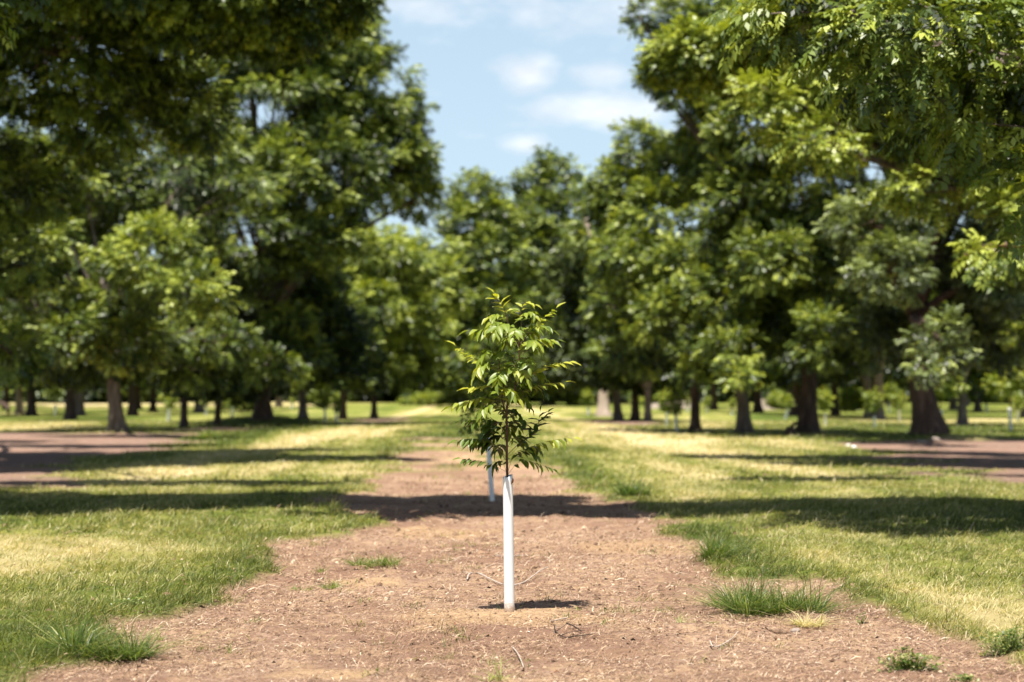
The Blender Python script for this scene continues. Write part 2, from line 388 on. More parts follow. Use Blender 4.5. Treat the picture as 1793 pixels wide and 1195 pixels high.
# straw and chips on the bare earth
mb = MB()
for (y0, y1, dens, s) in ((8.2, 13.5, 2600, 1.15), (13.5, 20, 1000, 1.6), (20, 34, 150, 2.4)):
    x, y = scatter(rng, y0, y1, dens)
    d = dirt_mask(x, y)
    cl = fnoise(x, y, .25, 91)
    k = (rng.random(len(x)) < (.10 + .9 * d) * np.clip(.15 + 2.6 * (cl - .30) + 1.2 * np.exp(-(poly_sd(x, y, STRIP) / .22) ** 2), .06, 1)); x, y = x[k], y[k]; n = len(x)
    Ln = .028 * s * rng.gamma(1.6, .55, n); w = .0022 * s * rng.uniform(.5, 1.6, n)
    az = rng.normal(0, .9, n) + (rng.random(n) < .3) * 1.5; el = np.abs(rng.normal(0, .16, n)) + (rng.random(n) < .05) * .7
    z = height(x, y) + .003 + .004 * rng.random(n)
    D = np.stack([np.cos(az) * np.cos(el), np.sin(az) * np.cos(el), np.sin(el)], -1)
    S = np.stack([-np.sin(az), np.cos(az), .35 * rng.standard_normal(n)], -1)
    P0 = np.stack([x, y, z], -1); M_ = P0 + D * (Ln / 2)[:, None] + np.array([0, 0, 1.]) * (Ln * .12)[:, None]; P1 = P0 + D * Ln[:, None]
    V = np.stack([P0 - S * w[:, None] / 2, P0 + S * w[:, None] / 2, M_ + S * w[:, None] / 2, M_ - S * w[:, None] / 2, P1 + S * w[:, None] / 3, P1 - S * w[:, None] / 3], 1)
    bb = np.arange(n)[:, None] * 6
    val = np.clip(rng.normal(.40, .24, n) + .4 * (rng.random(n) < .12), 0, 1)
    mb.add(V.reshape(-1, 3), [bb + np.array([0, 1, 2, 3]), bb + np.array([3, 2, 4, 5])], np.repeat(val, 6))
    # chips: small tilted tetra lumps
    n3 = int(n * .016); q3 = rng.integers(0, n, n3); x3 = x[q3] + rng.normal(0, .2, n3); y3 = y[q3] + rng.normal(0, .2, n3); r3 = .010 * s * rng.gamma(3, .35, n3)
    base = rng.normal(0, 1, (n3, 6, 3)); base[:, :4] = np.array([[1, 0, 0], [0, 1, 0], [-1, 0, 0], [0, -1, 0.]]) + rng.normal(0, .25, (n3, 4, 3)); base[:, 4] = (0, 0, .8); base[:, 5] = (0, 0, -.5)
    V3 = np.stack([x3, y3, height(x3, y3) + .001], -1)[:, None] + base * r3[:, None, None]
    b3 = np.arange(n3)[:, None] * 6
    mb.add(V3.reshape(-1, 3), [b3 + np.array([a_, (a_ + 1) % 4, 4]) for a_ in range(4)], np.repeat(np.clip(rng.normal(.08, .12, n3), 0, .5), 6))
    n2 = n // 3; q = rng.integers(0, n, n2); x2 = x[q] + rng.normal(0, .1, n2); y2 = y[q] + rng.normal(0, .1, n2); r = .0045 * s * rng.gamma(2.5, .45, n2)
    C = np.stack([x2, y2, height(x2, y2)], -1)
    base = rng.normal(0, 1, (n2, 4, 3)); base /= np.linalg.norm(base, axis=2)[..., None]
    base[:, 3] = (0, 0, .9); base[:, :3, 2] *= .2
    V = C[:, None] + base * r[:, None, None] * np.array([1.5, 1.2, 1])
    bb = np.arange(n2)[:, None] * 4
    val = np.clip(rng.choice([.0, .1, .25, .5, .8], n2, p=[.35, .3, .2, .1, .05]), 0, 1)
    mb.add(V.reshape(-1, 3), [bb + np.array([0, 1, 3]), bb + np.array([1, 2, 3]), bb + np.array([2, 0, 3])], np.repeat(val, 4))
litter = mb.build('straw_litter', M_straw)
tag(litter, kind='stuff')

# ---------------------------------------------------------------- tufts on the strip
def tuft(name, px, py, wpx, hpx, nb, label, cat, mat=M_weed, group=None, seed=0, spread=1.15, v0=.35, bw=.0055, val_sd=.2):
    r = np.random.default_rng(seed + 500)
    cx, cy = G(px, py); s = math.hypot(cy, 1.5) / F
    W, Hh = wpx * s, hpx * s
    nc = max(2, int(wpx / 16)); ca = r.uniform(0, 6.28, nc); cr_ = np.sqrt(r.random(nc)) * W * .40
    ccx = np.cos(ca) * cr_; ccy = np.sin(ca) * cr_ * .5; csz = r.uniform(.45, 1.15, nc)
    w_ = r.integers(0, nc, nb); ang = r.uniform(0, 6.28, nb); rr0 = r.random(nb) ** .7 * W * .12 * csz[w_]
    x = cx + ccx[w_] + np.cos(ang) * rr0; y = cy + ccy[w_] + np.sin(ang) * rr0 * .8; n = nb
    h = Hh * csz[w_] * r.gamma(6, 1 / 6, n)
    m_ = MB()
    blades(m_, x, y, height(x, y) - .005, np.maximum(h, .012), bw * r.uniform(.6, 1.3, n), spread * r.gamma(2.2, .6, n), ang + r.normal(0, .5, n) + 5 * (fnoise(x, y, .07, seed + 21) - .5),
           np.clip(r.normal(v0, val_sd, n) + .6 * (r.random(n) < .14), 0, 1), r, curl=.8)
    o = m_.build(name, mat, loc=(cx, cy, float(height(cx, cy))))
    tag(o, label, cat, group); return o
tuft('grass_tuft', 165, 1135, 185, 52, 2000, 'large dark green grass tuft at the left edge of the bare strip', 'grass tuft', seed=1)
tuft('grass_tuft', 1365, 1062, 190, 54, 2200, 'large dark green grass tuft by the earth clod, right of the sapling', 'grass tuft', seed=2, spread=1.1)
tuft('grass_tuft', 1262, 1052, 70, 30, 260, 'thin ragged grass tuft touching the left side of the large right one', 'grass tuft', seed=22, v0=.4, spread=1.3)
tuft('grass_tuft', 1415, 1082, 80, 34, 260, 'dry straw coloured tuft in front of the large right tuft', 'grass tuft', seed=23, v0=.95, spread=1.5, mat=M_grass)
tuft('grass_tuft', 655, 985, 112, 22, 500, 'low bright green grass tuft standing alone on bare earth left of the sapling', 'grass tuft', seed=3, v0=.5)
tuft('grass_tuft', 545, 1018, 105, 13, 260, 'thin flat streak of green grass lying nearest the left grass edge', 'grass tuft', seed=4, v0=.6)
tuft('grass_tuft', 560, 990, 30, 12, 60, 'tiny grass tuft just above the thin flat streak of grass', 'grass tuft', seed=14, v0=.6)
tuft('grass_tuft', 860, 1170, 60, 42, 34, 'sparse pale weed with thin upright blades in front of the sapling', 'weed', seed=5, v0=.8, bw=.008)
tuft('grass_tuft', 283, 1104, 30, 16, 40, 'tiny green sprout between the left tuft and the grass edge', 'grass tuft', seed=6, v0=.75)
tuft('grass_tuft', 1262, 975, 70, 45, 500, 'dark green grass tuft at the right bank edge behind the two large tufts', 'grass tuft', seed=7, v0=.3)
tuft('grass_tuft', 1010, 1060, 26, 14, 24, 'tiny sprout in the shadow beside the white tube', 'grass tuft', seed=8, v0=.7)
tuft('grass_tuft', 1195, 1080, 26, 18, 24, 'tiny upright sprout left of the large right tuft', 'grass tuft', seed=9, v0=.8)
tuft('grass_tuft', 1095, 868, 90, 30, 300, 'dark bushy grass tuft inside the tree shadow on the right strip edge', 'grass tuft', seed=12, v0=.15, bw=.015)
tuft('grass_tuft', 372, 770, 70, 20, 500, 'shaggy green grass clump at the right end of the pink mulch', 'grass tuft', seed=13, v0=.5, bw=.05)
tuft('grass_tuft', 1230, 1078, 60, 8, 60, 'flat pale runner of grass left of the large right tuft', 'grass tuft', seed=15, v0=.9)

def weed_patch(px, py, wpx, hpx, n, label, seed):
    r = np.random.default_rng(seed); cx, cy = G(px, py); s = cy / F
    x = cx + np.clip(r.normal(0, .3, n), -.6, .6) * wpx * s; y = cy + np.clip(r.normal(0, .12, n), -.24, .24) * wpx * s
    z = height(x, y) + r.random(n) * hpx * s
    az = r.uniform(0, 6.28, n); L_ = r.uniform(.010, .022, n)
    T = np.stack([np.cos(az), np.sin(az), r.normal(.3, .4, n)], -1); S = np.stack([-np.sin(az), np.cos(az), r.normal(0, .4, n)], -1)
    C = np.stack([x, y, z], -1); w = L_ * .45
    V = np.stack([C, C + T * (L_ * .5)[:, None] + S * w[:, None], C + T * L_[:, None], C + T * (L_ * .5)[:, None] - S * w[:, None]], 1)
    m_ = MB(); b_ = np.arange(n)[:, None] * 4
    m_.add(V.reshape(-1, 3), b_ + np.array([0, 1, 2, 3]), np.repeat(np.clip(r.normal(.55, .3, n), 0, 1), 4))
    for k in range(n // 3):
        tube(m_, [(cx, cy, float(height(cx, cy)) - .004), ((cx + x[k]) / 2, (cy + y[k]) / 2, float(height((cx + x[k]) / 2, (cy + y[k]) / 2)) + .005), (x[k], y[k], z[k] + .001)], [.0014, .0012, .0009], 4, .3)
    o = m_.build('low_weed', M_weed, loc=(cx, cy, float(height(cx, cy)))); tag(o, label, 'weed'); return o
weed_patch(1595, 1163, 90, 26, 620, 'low bright green broadleaf weed mat at the bottom right of the bare strip', 71)
weed_patch(1690, 1178, 40, 14, 160, 'small dull weed clump just right of the bright weed mat', 72)
weed_patch(1770, 1140, 90, 40, 600, 'broadleaf weed clump at the edge of the straw coloured grass', 73)
weed_patch(1582, 1128, 26, 14, 70, 'thin broadleaf seedling just behind the bright weed mat', 74)
weed_patch(225, 1062, 60, 16, 220, 'patch of small round weed leaves at the front edge of the left grass', 75)
weed_patch(1508, 1082, 18, 22, 40, 'lone broadleaf seedling on bare soil beside the straw coloured grass', 76)
weed_patch(800, 960, 16, 6, 14, 'tiny weed leaf on bare earth behind the fallen curved twig', 77)

# fallen twigs, clods, scraps
def stick(name, pts, r0, r1, mat, label, cat='twig', lift=.012, side=()):
    P = []
    for (px, py, dz) in pts:
        x, y = G(px, py); P.append((x, y, float(height(x, y)) + lift + dz))
    P = cat_rom(P, 24)
    m_ = MB(); tube(m_, P, np.linspace(r0, r1, 24), 6, .5)
    rr = np.random.default_rng(len(label))
    for (i, dx, dy, dz) in side:
        a_ = P[i]; tube(m_, bez([a_, a_ + np.array([dx, dy, dz]) * .5 + rr.normal(0, .01, 3), a_ + np.array([dx, dy, dz])], 6), np.linspace(r0 * .6, r1 * .5, 6), 5, .5)
    tag(m_.build(name, mat, loc=P[0], smooth=True), label, cat)
stick('twig', [(818, 1007, .0), (822, 1000, .02), (838, 999, .02), (858, 1006, .01), (884, 1014, 0), (912, 1011, 0), (932, 1004, .02), (946, 995, .035), (959, 990, .04)], .007, .0045, M_twig, 'long pale curved twig lying behind the white tube', side=[(3, -.06, .02, .015)])
stick('twig', [(868, 964, 0), (890, 965, .002), (918, 963, .004)], .005, .004, M_twig, 'short straight pale stick on bare earth behind the curved twig')
stick('twig', [(970, 1085, .02), (975, 1096, .01), (990, 1102, 0), (1010, 1100, 0), (1045, 1096, 0)], .005, .003, M_dtwig, 'dead black forked twig lying in front of the sapling shadow', side=[(9, .16, .1, .02), (5, .1, .16, .05), (13, .12, -.04, .01), (16, .08, .05, .02)])
stick('twig', [(992, 1082, .02), (1004, 1086, .02), (1019, 1091, 0)], .006, .004, M_dtwig, 'short thick dark twig just behind the dead forked twig')
stick('twig', [(965, 1077, 0), (980, 1074, .004), (993, 1071, 0)], .005, .004, M_twig, 'short pale twig between the sapling shadow and the dead forked twig')
stick('twig', [(898, 1118, .0), (908, 1135, .02), (917, 1152, 0)], .004, .003, M_twig, 'pale straw stalk lying right of the sparse pale weed')
stick('twig', [(1243, 1112, .02), (1249, 1118, .01), (1262, 1113, 0), (1282, 1105, .01), (1292, 1098, .02)], .005, .003, M_twig, 'pale bent twig on bare earth below the large right tuft', side=[(5, .02, -.02, .03)])
stick('twig', [(735, 1036, 0), (760, 1037, .004), (775, 1037, 0)], .003, .002, M_dtwig, 'thin dark twig beside the small dark rubble heap')
def clod(px, py, r_, label, mat=M_clod, name='earth_clod', cat='clod', seed=0, flat=.7):
    x, y = G(px, py); rr = np.random.default_rng(seed + 40)
    m_ = MB()
    th = np.linspace(0, np.pi, 9)[:, None]; ph = np.arange(14)[None] / 14 * 2 * np.pi
    D = np.stack([np.sin(th) * np.cos(ph), np.sin(th) * np.sin(ph), np.cos(th) * np.ones_like(ph)], -1)
    q = rr.normal(0, 1, (6, 3)) * 2.2; a = sum(np.sin(D @ k_ + i) for i, k_ in enumerate(q)) / 6
    rad = 1 + .5 * a + .06 * rr.standard_normal(a.shape); rad[0] = rad[0].mean(); rad[-1] = rad[-1].mean()
    V = D * rad[..., None] * r_ * np.array([1.2, 1, flat]); V = V.reshape(-1, 3) + (x, y, float(height(x, y)) + r_ * flat * .4)
    i_ = np.arange(8)[:, None] * 14; j_ = np.arange(14)[None]; j2 = (j_ + 1) % 14
    m_.add(V, np.stack([i_ + j_, i_ + 14 + j_, i_ + 14 + j2, i_ + j2], -1).reshape(-1, 4))
    tag(m_.build(name, mat, loc=(x, y, float(height(x, y)))), label, cat)
clod(1366, 1092, .036, 'dark earth clod at the foot of the large right grass tuft', seed=1)
clod(1392, 1090, .028, 'pale earth clod with dry straw, right beside the dark clod', mat=M_stone, seed=2)
clod(1637, 1107, .030, 'dark earth clod at the edge of the straw coloured grass', seed=3)
clod(1697, 1126, .020, 'small earth clod near the bottom right weed clump', seed=4)
clod(789, 1038, .030, 'small dark rubble heap on bare earth left of the white tube', seed=5, flat=.5)
clod(1051, 1045, .018, 'small dark clod right of the sapling shadow', seed=6)
clod(925, 1091, .008, 'tiny white pebble in front of the white tube', mat=M_rag, name='pebble', cat='pebble', seed=7)
clod(1486, 781, .06, 'crumpled white scrap lying where grass meets the right mulch bed', mat=M_rag, name='paper_scrap', cat='scrap', seed=8)
clod(1495, 785, .07, 'small pale scrap beside the crumpled white scrap', mat=M_rag, name='paper_scrap', cat='scrap', seed=9)
clod(1638, 773, .13, 'pale rounded stone at the right root of the large near trunk', mat=M_stone, name='stone', cat='stone', seed=10)
clod(1612, 776, .16, 'pale flat stone in front of the large near trunk', mat=M_stone, name='stone', cat='stone', seed=11, flat=.5)
def dead_leaf(px, py, s, label, seed):
    x, y = G(px, py); rr = np.random.default_rng(seed); z = float(height(x, y)) + .004
    t = np.linspace(0, 1, 6); w = np.sin(t * np.pi) * .3 * s; az = rr.uniform(0, 6.28)
    c = np.stack([(t - .5) * s, 0 * t, .25 * s * np.sin(t * 3)], -1)
    V = np.concatenate([c + np.stack([0 * t, w, .3 * s * np.sin(t * 3.1) * .6], -1), c, c - np.stack([0 * t, w, -.3 * s * np.sin(t * 3.1) * .9], -1)])
    ca, sa = math.cos(az), math.sin(az); V = V @ np.array([[ca, sa, 0], [-sa, ca, 0], [0, 0, 1]]) + (x, y, z)
    f = [[i + a * 6, i + 1 + a * 6, i + 1 + (a + 1) * 6, i + (a + 1) * 6] for a in (0, 1) for i in range(5)]
    m_ = MB(); m_.add(V, np.array(f)); tag(m_.build('dead_leaf', M_brown_leaf, loc=(x, y, z)), label, 'dead leaf')
for k, (px, py, s, lb) in enumerate([(795, 1083, .035, 'curled dark leaf left of the white tube base'), (716, 1078, .05, 'dark crumpled leaf furthest left of the white tube'), (694, 1077, .03, 'small dark leaf just left of the dark crumpled leaf'),
        (732, 1142, .045, 'brown leaf lying flat left of the sparse pale weed'), (1244, 1108, .04, 'reddish dead leaf beside the pale bent twig'), (975, 1156, .035, 'small dead leaf right of the sparse pale weed'),
        (838, 1138, .03, 'orange dead leaf just behind the sparse pale weed'), (684, 1128, .04, 'dark leaf scrap at the left of the flat brown leaf'), (965, 1120, .025, 'dark leaf scrap in front of the dead forked twig'), (1130, 1012, .03, 'small dark leaf on bare earth right of the curved twig')]):
    dead_leaf(px, py, s, lb, 90 + k)

# ---------------------------------------------------------------- tree crowns
def spray_template(nl, ll=.34, lw=.12, droop=.35):
    V = []; Fq = []
    for i in range(nl):
        if i == nl - 1: t, ang = 1.0, 0.0
        else: t = .22 + .75 * (i // 2) / max(1, (nl - 1) // 2 - 1 + 1e-6) * .95; ang = (1 if i % 2 else -1) * .95
        p = np.array([t * .8, 0, -droop * t * t * .6])
        d = np.array([math.cos(ang), math.sin(ang), -.3 - .4 * t]); d /= np.linalg.norm(d)
        s = np.cross(d, (0, 0, 1.)); s /= np.linalg.norm(s); up = np.cross(s, d)
        b = len(V)
        V += [p, p + d * ll * .45 + s * lw / 2 + up * .02, p + d * ll - up * .03, p + d * ll * .45 - s * lw / 2 + up * .02]
        Fq.append([b, b + 1, b + 2, b + 3])
    return np.array(V), np.array(Fq)
T9 = spray_template(9, .36, .15); T7 = spray_template(7, .42, .21); T5 = spray_template(5, .5, .31)
def put_sprays(mb, P, D, S, val, rng, T):
    n = len(P); tv, tf = T; k = len(tv)
    D = D / (np.linalg.norm(D, axis=1)[:, None] + 1e-9)
    Up = np.array([0, 0, 1.]) + rng.normal(0, .35, (n, 3))
    Rr = np.cross(Up, D); Rr /= np.linalg.norm(Rr, axis=1)[:, None] + 1e-9; U = np.cross(D, Rr)
    V = P[:, None] + S[:, None, None] * (tv[None, :, 0:1] * D[:, None] + tv[None, :, 1:2] * Rr[:, None] + tv[None, :, 2:3] * U[:, None])
    V = V + rng.normal(0, .018, V.shape) * S[:, None, None]
    mb.add(V.reshape(-1, 3), (np.arange(n)[:, None, None] * k + tf[None]).reshape(-1, 4), np.repeat(val, k))

def crown(rng, lobes, S, dens=1.0, T=T7, vbase=.45, clump=None):
    """lobes: (cx,cy,cz,rx,ry,rz[,bright]) in local metres -> MB of leaf sprays and list of clump centres"""
    mb = MB(); clumps = []
    cr_min, cr_max = S * .8, S * 2.2
    if S > .38: S = S * .8
    for lb in lobes:
        c = np.array(lb[:3]); r = np.array(lb[3:6]); br = lb[6] if len(lb) > 6 else 0
        rm = (r[0] * r[1] * r[2]) ** (1 / 3); area = 4 * np.pi * ((r[0] * r[1]) ** 1.6 / 3 + (r[0] * r[2]) ** 1.6 / 3 + (r[1] * r[2]) ** 1.6 / 3) ** (1 / 1.6)
        cr = clump or np.clip(.24 * rm, cr_min, cr_max)
        nc = max(6, int(area / (cr * cr * 3.6)))
        u = rng.normal(0, 1, (nc, 3)); u[:, 2] += .12; u /= np.linalg.norm(u, axis=1)[:, None]
        rad = rng.uniform(.35, 1.0, nc) ** .5 * rng.uniform(.85, 1.12, nc)
        cc = c + u * r * rad[:, None]; cc[:, 2] = np.maximum(cc[:, 2], .8)
        dl = lb[7] if len(lb) > 7 else 1
        ns = max(6, int(dl * dens * 15 * area / (S * S) / nc * .5))
        off = rng.normal(0, 1, (nc, ns, 3)); off /= np.linalg.norm(off, axis=2)[..., None]
        off *= (rng.random((nc, ns, 1)) ** .5)
        csz = cr * rng.uniform(.55, 1.45, nc)
        P = cc[:, None] + off * csz[:, None, None] * np.array([1, 1, .58])
        D = off * .9 + u[:, None] * .6 + rng.normal(0, .25, off.shape) + np.array([0, 0, -.15])
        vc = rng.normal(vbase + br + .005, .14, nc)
        val = vc[:, None] + rng.normal(0, .21, (nc, ns)) + .2 * off[..., 2]  # lit clump tops painted in: leaf tone lightens upwards
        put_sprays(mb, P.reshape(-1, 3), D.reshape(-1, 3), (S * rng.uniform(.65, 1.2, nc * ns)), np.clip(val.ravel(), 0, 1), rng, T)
        clumps.append((c, cc))
    return mb, clumps

def wood(rng, lobes, clumps, tr, fork_h, lean=(0, 0), twigs=.35, arch=False):
    mb = MB(); top = max(l[2] for l in lobes)
    n = 14; z = np.linspace(-.25, max(fork_h, 1.5), n)
    px = lean[0] * (z / fork_h) ** 1.2 * (z > 0) if False else lean[0] * np.clip(z, 0, None) / fork_h
    pts = np.stack([px + .04 * tr * rng.standard_normal(n), lean[1] * np.clip(z, 0, None) / fork_h, z], -1)
    rad = tr * (.86 + .62 * np.exp(-np.clip(z, 0, None) / (tr * 1.1))) * (1 - .12 * np.clip(z, 0, None) / fork_h)
    tube(mb, pts, rad, 20, .5, rough=.09, rng=rng, flare=1.6)
    tip = pts[-1]
    for li, (lb, (c, cc)) in enumerate(zip(lobes, clumps)):
        d = c - tip; rl = tr * np.clip(.5 + .15 * rng.standard_normal(), .3, .7)
        start = tip - np.array([0, 0, .15 * tr + .25 * fork_h * rng.random() * .3])
        mid = tip + np.array([d[0] * .25, d[1] * .25, max(d[2] * .55, .3)])
        if arch and c[2] > 8: mid = tip + np.array([d[0] * .12, d[1] * .12, d[2] * 1.35 + 1.5])
        if arch: rl = min(rl, .16)
        P = bez([start, mid, c - d * .15 + rng.normal(0, .3, 3) * tr, c], 10)
        tube(mb, P, np.linspace(rl, rl * .25, 10), 8, .5, rough=.05, rng=rng)
        for q in cc:
            if rng.random() < twigs:
                s_ = P[rng.integers(4, 10)]
                tube(mb, bez([s_, (s_ + q) / 2 + rng.normal(0, .15, 3) + (0, 0, .1), q], 5), np.linspace(rl * .14, rl * .04, 5), 4, .5, cap=False)
    return mb

def tree(label, base, tr, fork_h, lobes, S, seed, mat=M_crown, bark=M_bark, dens=1.0, T=T7, lean=(0, 0), group=None, name='pecan_tree', vbase=.45, clump=None, twigs=.35, rz=0, arch=False):
    rg = np.random.default_rng(seed)
    root = empty(name, (base[0], base[1], float(height(base[0], base[1]))), rz)
    tag(root, label, 'tree', group)
    cm, cl = crown(rg, lobes, S, dens, T, vbase, clump)
    wood(rg, lobes, cl, tr, fork_h, lean, twigs, arch).build('trunk', bark, root, smooth=True)
    cm.build('crown', mat, root)
    return root
def plobes(base, L):
    """lobes given as photo ellipses (px,py,rx,ry,depth offset[,bright]) -> metres relative to the tree base"""
    out = []
    for l in L:
        Yd = base[1] + l[4] + .38 * (260 - l[1]) / F * base[1]; c = Q(l[0], l[1], Yd); s = Yd / F
        rx, rz = l[2] * s, l[3] * s
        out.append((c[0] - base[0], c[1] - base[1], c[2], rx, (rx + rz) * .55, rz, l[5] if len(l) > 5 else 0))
    return out
BIG = 'big old pecan trees of the orchard'

# big trees one by one (photo ellipses at each tree's own distance)
b = G(207, 757)
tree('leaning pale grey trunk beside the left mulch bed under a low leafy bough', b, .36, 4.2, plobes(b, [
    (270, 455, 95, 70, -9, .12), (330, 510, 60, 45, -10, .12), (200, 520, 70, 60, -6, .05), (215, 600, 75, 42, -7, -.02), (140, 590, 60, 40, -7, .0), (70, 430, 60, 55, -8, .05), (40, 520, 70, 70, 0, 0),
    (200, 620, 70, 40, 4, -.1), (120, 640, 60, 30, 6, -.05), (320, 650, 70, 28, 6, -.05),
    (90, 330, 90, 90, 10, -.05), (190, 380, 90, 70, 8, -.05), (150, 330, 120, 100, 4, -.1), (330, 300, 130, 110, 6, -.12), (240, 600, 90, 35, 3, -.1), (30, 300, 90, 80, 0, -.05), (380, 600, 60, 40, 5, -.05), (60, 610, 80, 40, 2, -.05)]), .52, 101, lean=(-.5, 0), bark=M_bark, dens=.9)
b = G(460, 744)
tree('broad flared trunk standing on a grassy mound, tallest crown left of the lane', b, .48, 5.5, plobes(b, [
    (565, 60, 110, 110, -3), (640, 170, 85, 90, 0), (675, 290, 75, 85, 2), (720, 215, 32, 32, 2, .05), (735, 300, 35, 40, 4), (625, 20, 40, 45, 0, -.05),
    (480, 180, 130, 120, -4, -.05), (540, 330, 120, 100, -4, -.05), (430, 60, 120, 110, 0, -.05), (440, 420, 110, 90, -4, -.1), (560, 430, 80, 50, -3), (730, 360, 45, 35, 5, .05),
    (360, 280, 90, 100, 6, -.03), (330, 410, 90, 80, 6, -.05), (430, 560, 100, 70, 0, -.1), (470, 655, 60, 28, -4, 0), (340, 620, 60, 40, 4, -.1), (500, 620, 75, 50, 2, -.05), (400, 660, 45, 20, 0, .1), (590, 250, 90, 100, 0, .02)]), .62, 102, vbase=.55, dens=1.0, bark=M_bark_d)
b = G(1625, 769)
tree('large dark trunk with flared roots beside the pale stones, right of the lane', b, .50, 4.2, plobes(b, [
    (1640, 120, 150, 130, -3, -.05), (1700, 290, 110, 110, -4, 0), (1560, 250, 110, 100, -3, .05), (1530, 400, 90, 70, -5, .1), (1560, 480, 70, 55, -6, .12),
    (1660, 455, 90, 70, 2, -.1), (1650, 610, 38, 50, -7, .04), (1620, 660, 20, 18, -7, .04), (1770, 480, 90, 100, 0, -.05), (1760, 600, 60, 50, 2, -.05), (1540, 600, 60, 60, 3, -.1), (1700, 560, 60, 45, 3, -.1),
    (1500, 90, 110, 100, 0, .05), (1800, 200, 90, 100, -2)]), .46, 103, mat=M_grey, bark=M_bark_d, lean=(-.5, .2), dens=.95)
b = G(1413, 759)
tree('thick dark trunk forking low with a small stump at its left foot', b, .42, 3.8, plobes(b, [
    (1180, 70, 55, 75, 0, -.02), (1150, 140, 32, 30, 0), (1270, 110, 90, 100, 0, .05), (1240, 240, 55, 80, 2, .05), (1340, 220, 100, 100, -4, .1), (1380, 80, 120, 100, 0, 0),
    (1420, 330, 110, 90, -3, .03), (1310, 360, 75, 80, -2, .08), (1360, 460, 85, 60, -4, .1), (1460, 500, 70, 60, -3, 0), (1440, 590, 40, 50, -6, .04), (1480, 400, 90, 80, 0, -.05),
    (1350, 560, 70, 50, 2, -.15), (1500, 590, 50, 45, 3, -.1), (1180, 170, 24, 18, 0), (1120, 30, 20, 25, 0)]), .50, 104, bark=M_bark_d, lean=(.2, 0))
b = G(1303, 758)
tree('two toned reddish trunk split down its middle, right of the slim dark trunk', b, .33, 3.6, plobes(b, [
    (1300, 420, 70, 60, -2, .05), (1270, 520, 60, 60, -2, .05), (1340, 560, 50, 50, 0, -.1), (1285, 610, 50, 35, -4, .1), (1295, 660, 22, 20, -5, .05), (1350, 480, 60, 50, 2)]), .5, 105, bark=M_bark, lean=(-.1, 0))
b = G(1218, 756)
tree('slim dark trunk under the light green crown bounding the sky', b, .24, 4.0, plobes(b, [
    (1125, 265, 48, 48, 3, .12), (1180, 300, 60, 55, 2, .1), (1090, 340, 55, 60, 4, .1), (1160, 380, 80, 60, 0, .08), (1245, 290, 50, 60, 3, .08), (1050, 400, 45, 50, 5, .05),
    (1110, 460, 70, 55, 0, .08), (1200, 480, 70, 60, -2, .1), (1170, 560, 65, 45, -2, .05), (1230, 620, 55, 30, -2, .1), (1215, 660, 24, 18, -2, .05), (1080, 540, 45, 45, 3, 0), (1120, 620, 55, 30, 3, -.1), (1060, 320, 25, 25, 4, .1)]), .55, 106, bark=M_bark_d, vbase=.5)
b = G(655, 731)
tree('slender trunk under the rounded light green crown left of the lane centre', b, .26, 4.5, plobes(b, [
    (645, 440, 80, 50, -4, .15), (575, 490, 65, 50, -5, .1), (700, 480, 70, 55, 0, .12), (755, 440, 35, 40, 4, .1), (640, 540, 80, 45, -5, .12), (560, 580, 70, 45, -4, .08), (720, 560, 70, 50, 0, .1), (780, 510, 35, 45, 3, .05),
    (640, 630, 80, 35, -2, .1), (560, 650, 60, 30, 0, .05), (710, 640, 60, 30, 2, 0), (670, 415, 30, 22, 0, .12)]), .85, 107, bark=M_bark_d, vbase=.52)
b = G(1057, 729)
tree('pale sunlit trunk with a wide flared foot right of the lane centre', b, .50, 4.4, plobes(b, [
    (1050, 440, 60, 50, 14, 0), (1090, 500, 70, 60, 20, 0), (1040, 560, 50, 50, 22, 0), (1010, 500, 40, 60, 16, 0), (1070, 620, 60, 30, 26, 0), (1020, 350, 22, 25, 12, .05)]), .9, 108, bark=simple('bark_painted_sunlit', [(.25, (.26, .19, .15)), (.5, (.40, .31, .25)), (.75, (.50, .40, .33))], 3.0, bump=.6, bscale=6, stretch=(1.6, 1.6, .35), dist=.05))  # sunlight on this trunk is put into a lighter bark colour
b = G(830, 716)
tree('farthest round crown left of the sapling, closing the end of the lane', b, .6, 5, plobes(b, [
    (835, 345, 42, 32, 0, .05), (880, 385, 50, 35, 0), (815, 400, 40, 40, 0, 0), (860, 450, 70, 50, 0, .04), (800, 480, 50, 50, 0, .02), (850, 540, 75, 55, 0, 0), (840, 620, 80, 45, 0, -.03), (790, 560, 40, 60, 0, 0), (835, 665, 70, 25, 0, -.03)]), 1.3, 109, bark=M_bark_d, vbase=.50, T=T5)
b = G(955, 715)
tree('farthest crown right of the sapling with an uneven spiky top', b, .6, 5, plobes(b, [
    (955, 300, 28, 20, 0, 0), (968, 335, 36, 28, 0), (915, 325, 18, 18, 0, 0), (1000, 300, 12, 16, 0, 0), (955, 385, 60, 40, 0, -.02), (990, 430, 50, 45, 0, 0), (930, 450, 60, 45, 0, .04), (960, 530, 80, 55, 0, 0), (960, 620, 85, 45, 0, -.03), (905, 400, 28, 30, 0, 0), (960, 668, 80, 25, 0, 0)]), 1.3, 110, bark=M_bark_d, vbase=.50, T=T5)

